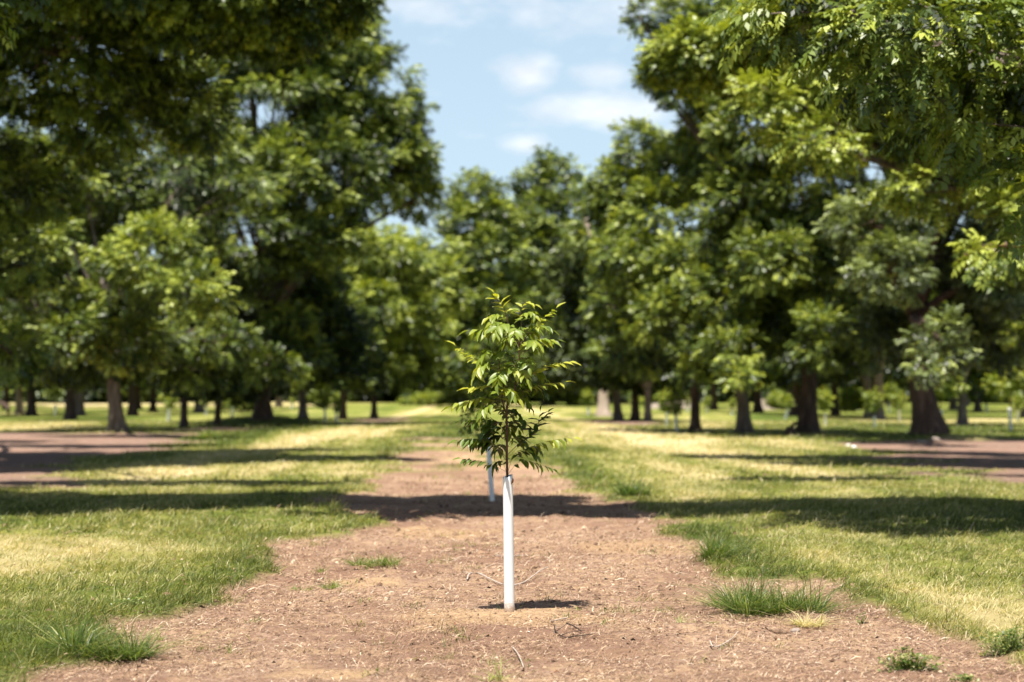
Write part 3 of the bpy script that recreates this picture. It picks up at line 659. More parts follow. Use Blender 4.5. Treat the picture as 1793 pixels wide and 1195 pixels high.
# near trees whose trunks stand just outside the view: they throw the shadow bands
def shadow_lobes(base, L):
    """(px,py on the ground, half width m, half depth m, height, half thickness)"""
    out = []
    for px, py, rx, ry, h, rz in L:
        x, y = G(px, py); out.append((x - KS[0] * h - base[0], y - KS[1] * h - base[1], h, rx, ry, rz, .05, 3.6))
    return out
b = (12.0, 20.5)
NR1 = shadow_lobes(b, [(866, 870, 1.5, 1.2, 8.8, .7), (1000, 886, 1.9, 1.25, 8.6, .6), (1200, 890, 1.7, 1.1, 8.6, .7), (1400, 886, 1.5, .8, 9.0, .6), (1560, 880, 1.2, .6, 9.0, .6), (1700, 893, 1.8, 1.6, 8.8, .8), (1900, 890, 2.4, 1.8, 9, 1.2), (1560, 906, 1.0, .3, 8.4, .4)])
NR1 += [(4.35 - 12, -2.3, 5.35, 1.0, .8, .75, .12), (5.5 - 12, -2.2, 4.75, .95, .8, .8, .12), (3.5 - 12, -2.0, 5.75, .9, .7, .5, .12), (6.4 - 12, -2.0, 5.6, 1.2, 1.0, 1.2, .1), (5.9 - 12, -2.2, 3.75, .45, .5, .45, .1), (8.2 - 12, -1.8, 6.2, 1.6, 1.2, 1.6, .05), (-1, 0, 8, 2.5, 2.5, 2.2, 0), (1, 1, 11, 4, 4, 3, 0)]
tree('near tree on the right whose crisp drooping leaf sprays fill the top right corner', b, .5, 3.2, NR1, .34, 111, bark=M_bark, T=T9, dens=.9, clump=.42, vbase=.50, mat=M_crown, arch=True)
b = (-12.0, 20.0)
NL1 = shadow_lobes(b, [(760, 880, 1.7, 1.2, 8.6, .6), (560, 870, 1.5, 1.1, 8.8, .6), (380, 876, 1.9, 1.6, 8.8, .8), (200, 882, 1.8, 1.7, 9.0, .8), (60, 886, 2.0, 1.8, 9.2, .9), (-100, 884, 2.4, 1.6, 9, 1.0), (630, 898, .7, .25, 8.4, .3)])
NL1 += [(-4 + 1, 0, 8, 2.5, 2.5, 2, 0), (0, 0, 9, 4, 4, 3, 0), (0, 1, 12, 4, 4, 3, 0), (4.4, 1, 6.6, 1.4, 1.4, 1.0, -.05)]
tree('near tree with dark boughs at the extreme top left corner', b, .5, 3.2, NL1, .36, 112, bark=M_bark_d, dens=.8, clump=.45, vbase=.38, arch=True)
b = (-14.5, 42.0)
NL2 = plobes(b, [(120, 90, 150, 110, -2, -.02), (-40, 150, 160, 160, 0, 0), (270, 90, 110, 90, 0, .03), (180, 200, 110, 70, 0, .1), (330, 190, 80, 70, 1, .02), (10, 330, 90, 80, 0, .05), (240, -60, 160, 110, 0, 0), (400, -10, 100, 90, 2, 0), (40, 460, 60, 50, 0, .08), (20, 620, 50, 35, 2, .12), (-200, 250, 200, 200, 0, 0)])
NL2 += shadow_lobes(b, [(620, 803, 1.6, 1.7, 10.5, .8), (520, 803, 2.2, 2.0, 10.5, .9), (380, 804, 2.6, 2.4, 11, 1.0), (200, 808, 3, 3.2, 12, 1.2), (20, 814, 3.4, 4.2, 13, 1.2), (-150, 815, 3.4, 4, 13, 1.2), (300, 847, 3.2, .9, 12, .5), (180, 781, 4.5, 1.6, 14, .6), (-40, 774, 3, 1.5, 14, .6)])
tree('dark spreading boughs high above the leaning pale trunk, nearer than it', b, .5, 4, NL2, .42, 113, bark=M_bark_d, dens=.9, vbase=.42, arch=True)
b = (15.0, 38.5)
NR2 = plobes(b, [(1500, 140, 110, 80, -2, .12), (1620, 210, 110, 80, -2, .08), (1740, 290, 90, 70, -2, .1), (1400, 70, 90, 60, 1, .1), (1350, 190, 60, 55, -2, .18), (1450, 250, 70, 50, -2.5, .15), (1600, 30, 150, 90, 4, .05), (1780, 100, 120, 120, 3, .05), (1790, 370, 60, 50, -3, .1), (1900, 300, 150, 180, 0, 0), (1310, 110, 40, 50, 1, .12), (1640, 320, 80, 45, -2.5, .12), (1740, 440, 45, 35, -6, .05)])
NR2 += shadow_lobes(b, [(1320, 801, 1.7, 1.4, 9.6, .7), (1450, 803, 2.2, 2.0, 9.8, .9), (1590, 806, 2.4, 2.4, 10.4, 1.0), (1750, 810, 3, 3.0, 11, 1.2), (1430, 840, 1.6, .5, 11.5, .4)])
t = tree('yellow green boughs of the nearer tree standing in front of the stone footed trunk', b, .5, 4, NR2, .40, 114, bark=M_bark, dens=.9, vbase=.55, arch=True)
rg = np.random.default_rng(5); mb2 = MB()
tube(mb2, np.array([Q(1960, 470, 33), Q(1860, 440, 33), Q(1790, 430, 33), Q(1740, 430, 33.3), Q(1700, 442, 33.6), Q(1670, 462, 34)]) - np.array([b[0], b[1], 0]), [.10, .085, .06, .045, .03, .015], 10, .5, rough=.08, rng=rg)
tube(mb2, np.array([(.1, 0, 3.6), (-1.2, -2.5, 4.3), Q(1960, 470, 33) - np.array([b[0], b[1], 0])]), [.22, .19, .16], 10, .5, rough=.05, rng=rg)
tag(mb2.build('bough', simple('red_bark', [(.3, (.09, .045, .03)), (.7, (.26, .15, .115))], 6, bump=.7, stretch=(1, 1, 1)), t, smooth=True), 'bare reddish limb reaching in from the right')

# ---------------------------------------------------------------- trees farther off, copied from four kinds
def blobtree(rg, hgt, wid, low):
    L = []
    for k in range(13):
        a = rg.uniform(0, 6.28); z = low + (hgt - low) * (.12 + .82 * rg.random()); f = 1 - ((z - low) / (hgt - low)) ** 2 * .6
        rr = wid * f * rg.uniform(.35, .7); r0 = wid * rg.uniform(.3, .48)
        L.append((rr * math.cos(a), rr * math.sin(a), z, r0, r0, r0 * .72, rg.normal(0, .05)))
    L.append((0, 0, hgt - wid * .25, wid * .4, wid * .4, wid * .33, 0)); return L
rg = np.random.default_rng(77)
protos = []
pos = [  # px, base py, scale, kind
    (55, 729, 1.0, 0), (140, 729, .95, 1), (322, 749, .55, 2), (380, 746, .5, 2), (530, 742, .7, 3), (600, 735, .7, 2), (268, 722, .9, 0),
    (1083, 736, .8, 1), (1112, 738, .75, 0), (1135, 739, .65, 3), (1463, 728, .9, 0), (1523, 732, .95, 1), (1685, 745, .7, 3), (1712, 722, 1.0, 1), (1605, 722, .9, 0)]
kinds = []
for k, (h_, w_, lo_, S_, mt, bk) in enumerate([(17, 7, 3.2, .95, M_crown, M_bark_d), (16, 6.5, 2.8, .95, M_grey, M_bark), (13, 5, 2.8, .8, M_crown, M_bark_d), (15, 6, 2.6, .9, M_crown, M_bark)]):
    kinds.append((h_, w_, lo_, S_, mt, bk))
LB = {0: 'dark trunk with a spread foot at the far left of the picture', 1: 'dark trunk between the leaning pale trunk and the left edge', 2: 'left one of the two thin dark trunks beside the grassy mound', 3: 'thin dark trunk nearest the left side of the grassy mound',
      4: 'pale slender trunk just right of the grassy mound', 5: 'slender trunk between the pale slender trunk and the light green crown', 6: 'far trunk seen just right of the leaning pale trunk', 7: 'dark flared trunk beside the pale sunlit trunk', 8: 'grey trunk between the dark flared trunk and the next slim trunk',
      9: 'slim dark trunk third to the right of the pale sunlit trunk', 10: 'pale tapering trunk far behind, right of the low forking trunk', 11: 'dark upright trunk midway between the forking trunk and the one with stones', 12: 'dark trunk with a broad foot right of the trunk with stones', 13: 'pale forked trunk far behind the right white tube', 14: 'far trunk hidden beside the left side of the trunk with stones'}
belt0 = None
for i, (px, py, s, k) in enumerate(pos):
    b = G(px, py)
    if not any(pr[0] == k for pr in protos):
        h_, w_, lo_, S_, mt, bk = kinds[k]
        t = tree(LB[i], b, .40, 3.6, blobtree(rg, h_, w_, lo_), S_, 200 + k, mat=mt, bark=bk, T=T5, vbase=.30, group=BIG, twigs=.2)
        protos.append((k, t))
    else:
        t = copy_tree([q for kk, q in protos if kk == k][0]); t.location = (b[0], b[1], float(height(*b))); t['label'] = LB[i]
    t.scale = (s, s, s * .9); t.rotation_euler = (rg.normal(0, .035), rg.normal(0, .035), rg.uniform(0, 6.28))
# the orchard beyond, in rows
def PT(k): return [q for kk, q in protos if kk == k][0]
FAR = 'distant orchard trees in rows'
for side in (-1, 1):
    for r_, yy0 in ((1, 0), (2, 9), (3, 3), (4, 12)):
        for y_ in (118, 142, 168, 196, 226):
            xx = side * (14 + 13.5 * r_) - .0205 * y_ + rg.normal(0, .8); yy = y_ + yy0
            if abs(xx) > yy * .31 + 8: continue
            px_ = 896.5 + xx / yy * F
            k = rg.integers(0, 4); t = copy_tree(PT(k)); t.location = (xx, yy, float(height(xx, yy)))
            t.scale = [float(rg.uniform(.9, 1.15))] * 3; t.rotation_euler = (rg.normal(0, .035), rg.normal(0, .035), rg.uniform(0, 6.28))
            t['label'] = 'distant tree standing in the orchard rows %s of the lane' % ('left' if side < 0 else 'right'); t['group'] = FAR + (' on the left' if side < 0 else ' on the right')
for k_, xx in enumerate(np.linspace(-112, 112, 30)):
    yy = 285 + rg.normal(0, 9); 
    if belt0 is None:
        LBt = blobtree(rg, 17, 6.5, 1.5) + [(a_, b2, 2.2, 3.2, 3.2, 2.4, 0) for a_, b2 in ((-4, 0), (0, -2), (4, 1), (0, 3))]
        belt0 = t = tree('x', (float(xx), float(yy)), .5, 3.6, LBt, 1.2, 260, mat=M_crown, bark=M_bark_d, T=T5, vbase=.24, twigs=.1)
    else: t = copy_tree(belt0)
    t.location = (float(xx), float(yy), float(height(xx, yy)))
    s = float(rg.uniform(1.1, 1.45)); t.scale = (s * 1.1, s * 1.1, s * (1.0 if abs(xx) > 12 else .95)); t.rotation_euler = (rg.normal(0, .035), rg.normal(0, .035), rg.uniform(0, 6.28))
    t['label'] = 'dark tree in the continuous belt that closes the horizon'; t['group'] = 'trees of the belt closing the horizon'
# low scrub along the far end
def scrub(px, py, wpx, hpx, label, seed, mat=M_lime):
    r = np.random.default_rng(seed); b_ = G(px, py); s = b_[1] / F
    L_ = [(r.normal(0, .28) * wpx * s, r.normal(0, .2) * wpx * s, hpx * s * r.uniform(.2, .55), wpx * s * .25, wpx * s * .2, hpx * s * .38, 0) for _ in range(6)]
    m_, cl = crown(r, L_, .5, .9, T5, .5)
    root = empty('bush', (b_[0], b_[1], float(height(*b_)))); tag(root, label, 'bush')
    m_.build('foliage', mat, root)
    w_ = MB()
    for c_, cc in cl[:5]: tube(w_, bez([(0, 0, -.1), c_ * .5, c_], 5), np.linspace(.05, .02, 5), 5)
    w_.build('stem', M_bark_d, root)
scrub(1015, 716, 50, 42, 'green bush left of the pale sunlit trunk', 301)
scrub(760, 716, 110, 22, 'low bright scrub at the far end of the lane, left of the sapling', 302)
scrub(1370, 720, 46, 36, 'bush behind the two toned trunk', 303)
scrub(1480, 722, 70, 48, 'green bush behind the pale tapering trunk', 304)
scrub(560, 716, 60, 26, 'low scrub right of the mound trunk', 305)
scrub(425, 722, 60, 45, 'pale green bush left of the mound trunk', 306)
scrub(1130, 716, 60, 18, 'low scrub behind the slim trunks right of the lane centre', 307)

# ---------------------------------------------------------------- white tubes and saplings beyond
def guard_mesh(h, r, seed=0, n=18):
    m_ = MB(); rr = np.random.default_rng(seed)
    z = np.linspace(-.03, h, 12); th = np.arange(n) / n * 2 * np.pi
    sq = 1 + .025 * np.sin(2 * th + rr.uniform(0, 6))[None] + .012 * np.sin(3 * th[None] + 9 * z[:, None])
    o_ = np.stack([np.cos(th)[None] * r * sq, np.sin(th)[None] * r * sq, np.broadcast_to(z[:, None], sq.shape)], -1)
    i_ = np.concatenate([o_[::-1] * np.array([.93, .93, 1])]) ; V = np.concatenate([o_, i_]).reshape(-1, 3); k = len(z) * 2
    a = np.arange(k - 1)[:, None] * n; j = np.arange(n)[None]; j2 = (j + 1) % n
    m_.add(V, np.stack([a + j, a + j2, a + n + j2, a + n + j], -1).reshape(-1, 4)); return m_
TG = 'white tubes round the young trees of the far rows'
tubes = [(1770, 755, .95, 'tallest white tube, standing under the bright green young tree at the right edge'), (1781, 738, .8, 'white tube just behind the tallest one at the right edge'), (1647, 757, .9, 'white tube touching the right side of the trunk with stones'),
    (1575, 738, .7, 'short white tube on tan grass left of the trunk with stones'), (1557, 723, .75, 'white tube just behind the short one on tan grass'), (1531, 750, .55, 'low white tube right of the dark upright trunk'), (1605, 725, 1.0, 'white tube against the left side of the trunk with stones'),
    (1728, 722, .85, 'white tube between the broad footed trunk and the right edge'), (1445, 745, .6, 'white tube just right of the low forking trunk'), (1376, 733, .8, 'leaning white tube left of the low forking trunk'), (1503, 720, .5, 'small pale tube left of the dark upright trunk'),
    (1185, 756, .75, 'nearer of two white tubes left of the slim dark trunk'), (1167, 746, .7, 'farther of two white tubes left of the slim dark trunk'), (1204, 722, .7, 'white tube seen just left of the slim dark trunk'), (1238, 724, .7, 'white tube seen just right of the slim dark trunk'), (1282, 728, .6, 'dull tube against the left side of the two toned trunk'), (1030, 727, .6, 'greyish tube left of the pale sunlit trunk'),
    (361, 727, .7, 'white tube left of the grassy mound, farther left one'), (407, 731, .75, 'white tube nearest the left side of the grassy mound'), (97, 727, .8, 'grey tube of the small tree between the two far left trunks'), (295, 737, .8, 'pale tube right of the leaning trunk'), (589, 742, .8, 'white tube right of the grassy mound, nearer one'), (569, 741, .85, 'grey tube right of the grassy mound beside the white one'), (511, 718, .6, 'faint white tube far behind the right side of the mound')]
g0 = guard_mesh(1.0, .045, 1, 12).build('tree_guard', M_tube, smooth=True)
rg2 = np.random.default_rng(8)
sap0 = None
def far_sapling(b, seed, H_=1.9, W_=.42, base_h=.8):
    L_ = [(0, 0, base_h + (H_ - base_h) * .35, W_ * .8, W_ * .8, (H_ - base_h) * .38, 0), (.08, 0, base_h + (H_ - base_h) * .7, W_ * .6, W_ * .6, (H_ - base_h) * .35, .1)]
    r = np.random.default_rng(seed); root = empty('young_tree', (b[0], b[1], float(height(*b))))
    m_, cl = crown(r, L_, .22, .7, T5, .5); w_ = MB(); tube(w_, bez([(0, 0, .0), (.02, 0, H_ * .5), (0.0, 0, H_ * .93)], 8), np.linspace(.018, .006, 8), 6)
    w_.build('trunk', M_stem, root); m_.build('crown', M_lime, root); return root
for i, (px, py, h_, lb) in enumerate(tubes):
    b_ = G(px, py); o = g0 if i == 0 else g0.copy()
    if i: COL.objects.link(o)
    sr = .9 if b_[1] < 110 else 1.5
    o.location = (b_[0], b_[1], float(height(*b_))); o.scale = (sr * 1.7, sr * 1.7, h_ * 1.1)
    o.rotation_euler = (rg2.normal(0, .03), rg2.normal(0, .04) + (-.14 if px == 1376 else 0) + (.08 if px == 1770 else 0), rg2.uniform(0, 6))
    tag(o, lb, 'tree guard', TG)
    if px == 1770: continue
    if sap0 is None: sap0 = far_sapling(b_, 400); t = sap0
    else: t = copy_tree(sap0)
    big = px in (1647, 97, 1557)
    s = 1.9 if px == 1647 else (1.7 if px in (97, 1557) else float(rg2.uniform(.75, 1.25)))
    t.location = (b_[0], b_[1], float(height(*b_))); t.scale = (s * rg2.uniform(.7, 1.1), s, s * .95 if not big else s * 1.0); t.rotation_euler = (0, 0, rg2.uniform(0, 6.28))
    tag(t, 'young tree in the ' + lb, 'young tree', 'young trees in white tubes')
b_ = G(1770, 754)
tree('bright yellow green young tree at the right edge, taller than the other young ones', b_, .05, 1.9, plobes(b_, [(1775, 640, 32, 26, 0, .2), (1800, 610, 32, 30, 0, .2), (1760, 670, 26, 18, 0, .15), (1795, 660, 34, 24, 0, .15), (1785, 585, 26, 20, 0, .2)]), .4, 410, mat=M_lime, name='young_tree', T=T7, bark=M_stem)
b_ = G(80, 722)
# stump, fallen branch, far earth bank
m_ = MB(); rg = np.random.default_rng(3); x, y = G(1383, 763); z = float(height(x, y))
tube(m_, [(x, y, z - .1), (x, y, z + .15), (x + .05, y, z + .34)], [.30, .2, .17], 12, .5, rough=.15, rng=rg, flare=1)
tube(m_, bez([(x + .05, y, z + .25), (x + .1, y, z + .5), (x + .35, y, z + .52)], 6), np.linspace(.09, .05, 6), 6, .5)
tag(m_.build('stump', M_bark_d, loc=(x, y, z), smooth=True), 'small dark stump at the foot of the low forking trunk', 'stump')
m_ = MB(); x, y = G(-30, 724); z = float(height(x, y)); x2, y2 = G(14, 726)
tube(m_, bez([(x, y, z + 1.2), ((x + x2) / 2, y, z + 1.1), (x2, y2, z + .1)], 8), np.linspace(.3, .12, 8), 8, .5, rough=.1, rng=rg)
tag(m_.build('fallen_branch', M_bark_d, loc=(x, y, z), smooth=True), 'dark fallen branch on the grass at the left picture edge', 'branch')
def bank(px0, px1, yy, h_, label, seed):
    r = np.random.default_rng(seed); x0 = (px0 - 896.5) / F * yy; x1 = (px1 - 896.5) / F * yy; n_ = 30
    t_ = np.linspace(0, 1, n_); m_ = MB(); V = []
    for v_ in np.linspace(-1, 1, 9):
        hh = h_ * np.sin(t_ * np.pi) ** .6 * (1 - v_ * v_) * (.7 + .6 * vnoise(t_ * 8, t_ * 0 + v_, 1, seed)); V.append(np.stack([x0 + (x1 - x0) * t_, yy + v_ * h_ * 1.6 + 0 * t_, hh + float(height((x0 + x1) / 2, yy)) - .1], -1))
    V = np.concatenate(V); i_ = (np.arange(8)[:, None] * n_ + np.arange(n_ - 1)[None]).ravel()
    m_.add(V, np.stack([i_, i_ + 1, i_ + 1 + n_, i_ + n_], -1)); o = m_.build('earth_bank', simple('bank_earth', [(.3, (.14, .11, .08)), (.7, (.30, .25, .20))], 1.2), loc=V[0], smooth=True); tag(o, label, 'earth bank')
bank(1320, 1378, 205, 1.5, 'pale earth bank behind the two toned trunk', 1)
bank(1135, 1225, 215, 1.6, 'low greyish earth bank behind the slim trunks right of centre', 2)

# ---------------------------------------------------------------- the second sapling in the lane
b_ = G(862, 873)
o = guard_mesh(.98, .037, 5).build('tree_guard', M_tube, smooth=True); o.location = (b_[0], b_[1], float(height(*b_))); o.rotation_euler = (0, R(-4.0), 0)
tag(o, 'blurred white tube down the lane behind the sharp sapling, its foot in shade', 'tree guard')
r = np.random.default_rng(31); root = empty('young_tree', (b_[0], b_[1], float(height(*b_)))); tag(root, 'blurred young tree half hidden behind the sharp sapling', 'young tree')
m_, cl = crown(r, [(-.12, 0, 1.25, .2, .2, .3, 0), (-.1, 0, 1.7, .2, .2, .28, .1)], .2, .6, T7, .5)
w_ = MB(); tube(w_, bez([(0, 0, 0), (-.07, 0, 1.0), (-.12, 0, 1.85)], 8), np.linspace(.014, .005, 8), 6); w_.build('trunk', M_stem, root); m_.build('crown', M_sap, root)

# ---------------------------------------------------------------- the sapling in focus
SD = G(891, 1062)[1]
sx, sy = G(892, 1062); sz = float(height(sx, sy))
def W(cx, cy, dd=0.0):                      # crop-1 coordinates -> world on the sapling's plane
    return Q(740 + cx / 3.734, 490 + cy / 3.734, SD + dd)
root = empty('pecan_sapling', (sx, sy, sz)); tag(root, 'young pecan sapling in sharp focus rising from the white tube in mid lane', 'sapling')
off = np.array([sx, sy, sz])
wood_ = MB(); green_ = MB(); leaf_ = MB(); rs = np.random.default_rng(21)
main = cat_rom([W(565, 2120), W(558, 1700), W(553, 1280), W(550, 1150), W(551, 1000), W(548, 880, .01), W(560, 800, 0), W(592, 765, -.01), W(606, 700, 0), W(622, 620, .01), W(631, 540, .01), W(630, 430, 0), W(641, 350), W(640, 280)], 60)
tube(wood_, main - off, np.concatenate([np.linspace(.0105, .0085, 20), np.linspace(.0085, .0032, 40)]), 9, .5, rough=.04, rng=rs)
l2 = cat_rom([W(548, 880, .01), W(520, 780, .02), W(530, 660, .01), W(500, 560, .0), W(540, 420, -.01), W(560, 300), W(540, 210)], 30)
tube(wood_, l2 - off, np.linspace(.0055, .0022, 30), 7, .5, rough=.04, rng=rs)
shoots = [([(640, 280), (642, 230), (668, 160)], .0022), ([(540, 210), (525, 170), (495, 120)], .0020), ([(632, 430), (690, 360), (760, 280)], .0028), ([(560, 800), (520, 700), (450, 640)], .003),
          ([(606, 700), (660, 650), (700, 620)], .0028), ([(551, 1000), (480, 930), (440, 900)], .0028), ([(551, 1150), (620, 1080), (700, 1000)], .0028), ([(553, 1190), (500, 1120), (450, 1060)], .0025)]
for pts, r0 in shoots:
    tube(wood_, cat_rom([W(*p, rs.normal(0, .02)) for p in pts], 8) - off, np.linspace(r0, r0 * .6, 8), 6)

def leaflet(mb, p, d, nrm, Lf, Wf, val, curl):
    """a pointed, slightly sickle-shaped leaflet folded along its midrib"""
    d = d / np.linalg.norm(d); s = np.cross(nrm, d); s /= np.linalg.norm(s) + 1e-9; n_ = np.cross(d, s)
    t = np.array([0, .12, .3, .5, .7, .87, 1.0]); w = np.array([.04, .62, 1, .95, .66, .28, .0]) * Wf / 2
    sick = rs.normal(0, .05) * Lf
    c = p + np.outer(t, d) * Lf - np.outer(t ** 2, n_) * curl * Lf + np.outer(t * t, s) * sick
    fold = .35 + .2 * rs.random(); ruf = .06 * Wf * np.sin(t * 14 + rs.uniform(0, 6))
    l = c + s * w[:, None] + n_ * (w * fold + ruf)[:, None]; r_ = c - s * w[:, None] + n_ * (w * fold - ruf)[:, None]
    V = np.concatenate([l, c, r_]); k = 7
    f = [[i, i + 1, i + 1 + k, i + k] for i in range(6)] + [[i + k, i + 1 + k, i + 1 + 2 * k, i + 2 * k] for i in range(6)]
    vv = val + np.concatenate([np.full(k, -.02), np.full(k, .05), np.full(k, .0)])
    mb.add(V, np.array(f), np.clip(vv, 0, 1))
def compound(P, Lf, val, n=11, t0=.22, droop=.55, fwd=.58, wr=.41, grow=.75):
    n = n + 4; val = val + .11; pa = rs.normal(0, .5)
    P = cat_rom(P, 24); m_ = len(P)
    tube(green_, P - off, np.linspace(.0016, .0007, m_), 5)
    T = np.gradient(P, axis=0); T /= np.linalg.norm(T, axis=1)[:, None]
    pairs = (n - 1) // 2
    for k in range(n):
        if k == n - 1: i = m_ - 1; sd = 0
        else: i = int((t0 + (1 - t0) * .94 * ((k // 2) + .25 * (k % 2)) / pairs) * (m_ - 1)); sd = 1 if k % 2 else -1
        tt = T[i]; side = np.cross(tt, (0, 0, 1.)); nn = np.linalg.norm(side); side = side / nn if nn > .55 else np.array([math.cos(pa), math.sin(pa), .25])
        if sd == 0: d = tt + np.array([0, 0, -droop * .35])
        else: d = tt * fwd + side * sd * rs.uniform(.55, .9) + np.array([0, 0, -droop * rs.uniform(.25, .95)])
        d = d + rs.normal(0, .10, 3); d /= np.linalg.norm(d)
        nrm = np.array([0, 0, 1.]) + tt * .5 * abs(d[2]) + rs.normal(0, .25, 3) - np.array([0, .25, 0])
        mid = 1 - abs((k / n) - .6) * .5
        L_ = 1.16 * Lf * mid * rs.uniform(.85, 1.12) * (1 if k < n - 3 else grow + .15)
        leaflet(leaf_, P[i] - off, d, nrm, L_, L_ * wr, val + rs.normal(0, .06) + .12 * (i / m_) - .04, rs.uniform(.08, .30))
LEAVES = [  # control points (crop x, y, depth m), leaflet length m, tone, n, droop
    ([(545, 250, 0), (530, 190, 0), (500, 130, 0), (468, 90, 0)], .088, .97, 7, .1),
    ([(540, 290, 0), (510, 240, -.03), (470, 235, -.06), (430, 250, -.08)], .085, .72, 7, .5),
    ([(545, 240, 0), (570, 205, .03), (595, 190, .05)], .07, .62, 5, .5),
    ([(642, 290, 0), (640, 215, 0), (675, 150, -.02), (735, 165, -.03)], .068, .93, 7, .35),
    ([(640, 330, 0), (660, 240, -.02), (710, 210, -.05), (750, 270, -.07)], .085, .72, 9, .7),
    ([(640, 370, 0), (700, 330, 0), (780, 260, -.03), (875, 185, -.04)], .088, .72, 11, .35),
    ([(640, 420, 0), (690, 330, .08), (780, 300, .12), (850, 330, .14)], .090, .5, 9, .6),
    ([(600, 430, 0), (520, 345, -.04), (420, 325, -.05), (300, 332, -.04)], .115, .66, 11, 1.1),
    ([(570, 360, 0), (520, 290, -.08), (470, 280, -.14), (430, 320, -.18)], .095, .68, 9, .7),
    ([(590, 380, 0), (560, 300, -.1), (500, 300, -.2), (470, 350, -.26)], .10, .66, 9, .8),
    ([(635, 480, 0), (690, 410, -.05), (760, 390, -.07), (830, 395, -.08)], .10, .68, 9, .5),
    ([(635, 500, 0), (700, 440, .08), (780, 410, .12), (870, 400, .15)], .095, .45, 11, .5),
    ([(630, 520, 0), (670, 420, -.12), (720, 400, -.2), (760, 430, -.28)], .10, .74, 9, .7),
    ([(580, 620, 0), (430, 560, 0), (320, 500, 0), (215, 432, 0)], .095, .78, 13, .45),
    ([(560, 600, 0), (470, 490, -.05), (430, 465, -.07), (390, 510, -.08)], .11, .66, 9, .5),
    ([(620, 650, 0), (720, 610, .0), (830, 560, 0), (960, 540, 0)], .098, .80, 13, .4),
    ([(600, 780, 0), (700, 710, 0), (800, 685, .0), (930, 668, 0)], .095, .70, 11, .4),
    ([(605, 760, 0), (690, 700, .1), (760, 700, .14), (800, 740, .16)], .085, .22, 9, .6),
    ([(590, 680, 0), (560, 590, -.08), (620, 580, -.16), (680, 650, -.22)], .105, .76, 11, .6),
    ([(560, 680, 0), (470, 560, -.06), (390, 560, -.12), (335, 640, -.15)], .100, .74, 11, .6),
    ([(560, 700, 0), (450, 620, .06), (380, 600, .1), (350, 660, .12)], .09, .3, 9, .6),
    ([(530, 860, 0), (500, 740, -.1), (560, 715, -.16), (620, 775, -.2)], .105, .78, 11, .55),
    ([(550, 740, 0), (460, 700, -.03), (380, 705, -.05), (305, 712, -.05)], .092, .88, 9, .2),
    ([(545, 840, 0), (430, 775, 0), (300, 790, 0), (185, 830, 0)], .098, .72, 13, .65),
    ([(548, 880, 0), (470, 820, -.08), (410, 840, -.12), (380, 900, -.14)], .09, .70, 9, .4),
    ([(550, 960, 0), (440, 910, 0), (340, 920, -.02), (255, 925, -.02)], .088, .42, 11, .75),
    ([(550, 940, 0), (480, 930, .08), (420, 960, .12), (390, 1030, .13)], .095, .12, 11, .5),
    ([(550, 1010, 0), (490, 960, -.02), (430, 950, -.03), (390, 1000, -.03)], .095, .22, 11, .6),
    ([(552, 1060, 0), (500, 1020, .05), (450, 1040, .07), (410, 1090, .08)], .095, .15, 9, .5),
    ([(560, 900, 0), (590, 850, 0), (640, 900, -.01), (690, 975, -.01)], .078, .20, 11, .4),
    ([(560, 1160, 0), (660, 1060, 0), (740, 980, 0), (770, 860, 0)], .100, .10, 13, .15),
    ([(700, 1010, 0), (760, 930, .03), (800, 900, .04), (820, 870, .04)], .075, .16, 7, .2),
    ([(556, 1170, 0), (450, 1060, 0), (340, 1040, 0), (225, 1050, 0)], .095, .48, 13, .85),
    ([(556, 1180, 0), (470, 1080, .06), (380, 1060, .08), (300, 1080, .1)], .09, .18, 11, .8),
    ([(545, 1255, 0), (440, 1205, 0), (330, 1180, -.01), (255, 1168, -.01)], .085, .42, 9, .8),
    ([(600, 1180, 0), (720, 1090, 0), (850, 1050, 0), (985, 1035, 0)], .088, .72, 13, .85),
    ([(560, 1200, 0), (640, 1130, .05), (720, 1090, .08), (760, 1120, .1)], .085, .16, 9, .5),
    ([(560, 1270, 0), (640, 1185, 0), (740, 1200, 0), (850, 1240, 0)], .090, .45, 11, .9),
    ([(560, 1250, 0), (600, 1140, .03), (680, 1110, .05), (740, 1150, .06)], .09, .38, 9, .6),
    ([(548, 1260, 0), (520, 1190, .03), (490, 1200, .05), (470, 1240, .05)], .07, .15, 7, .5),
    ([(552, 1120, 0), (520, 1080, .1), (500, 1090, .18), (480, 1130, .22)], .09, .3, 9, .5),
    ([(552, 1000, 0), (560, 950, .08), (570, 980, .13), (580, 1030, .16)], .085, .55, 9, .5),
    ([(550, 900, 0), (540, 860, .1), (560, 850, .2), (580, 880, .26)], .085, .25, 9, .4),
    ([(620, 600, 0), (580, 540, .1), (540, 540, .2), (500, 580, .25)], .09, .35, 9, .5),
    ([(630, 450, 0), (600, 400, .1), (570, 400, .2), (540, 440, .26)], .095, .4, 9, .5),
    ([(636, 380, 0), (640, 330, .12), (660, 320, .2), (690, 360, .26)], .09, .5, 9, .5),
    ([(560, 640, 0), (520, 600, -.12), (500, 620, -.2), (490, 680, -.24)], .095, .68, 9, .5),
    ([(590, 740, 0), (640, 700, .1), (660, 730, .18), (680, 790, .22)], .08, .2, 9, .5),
    ([(546, 860, 0), (480, 800, .1), (430, 760, .16), (380, 770, .2)], .095, .3, 11, .5)]
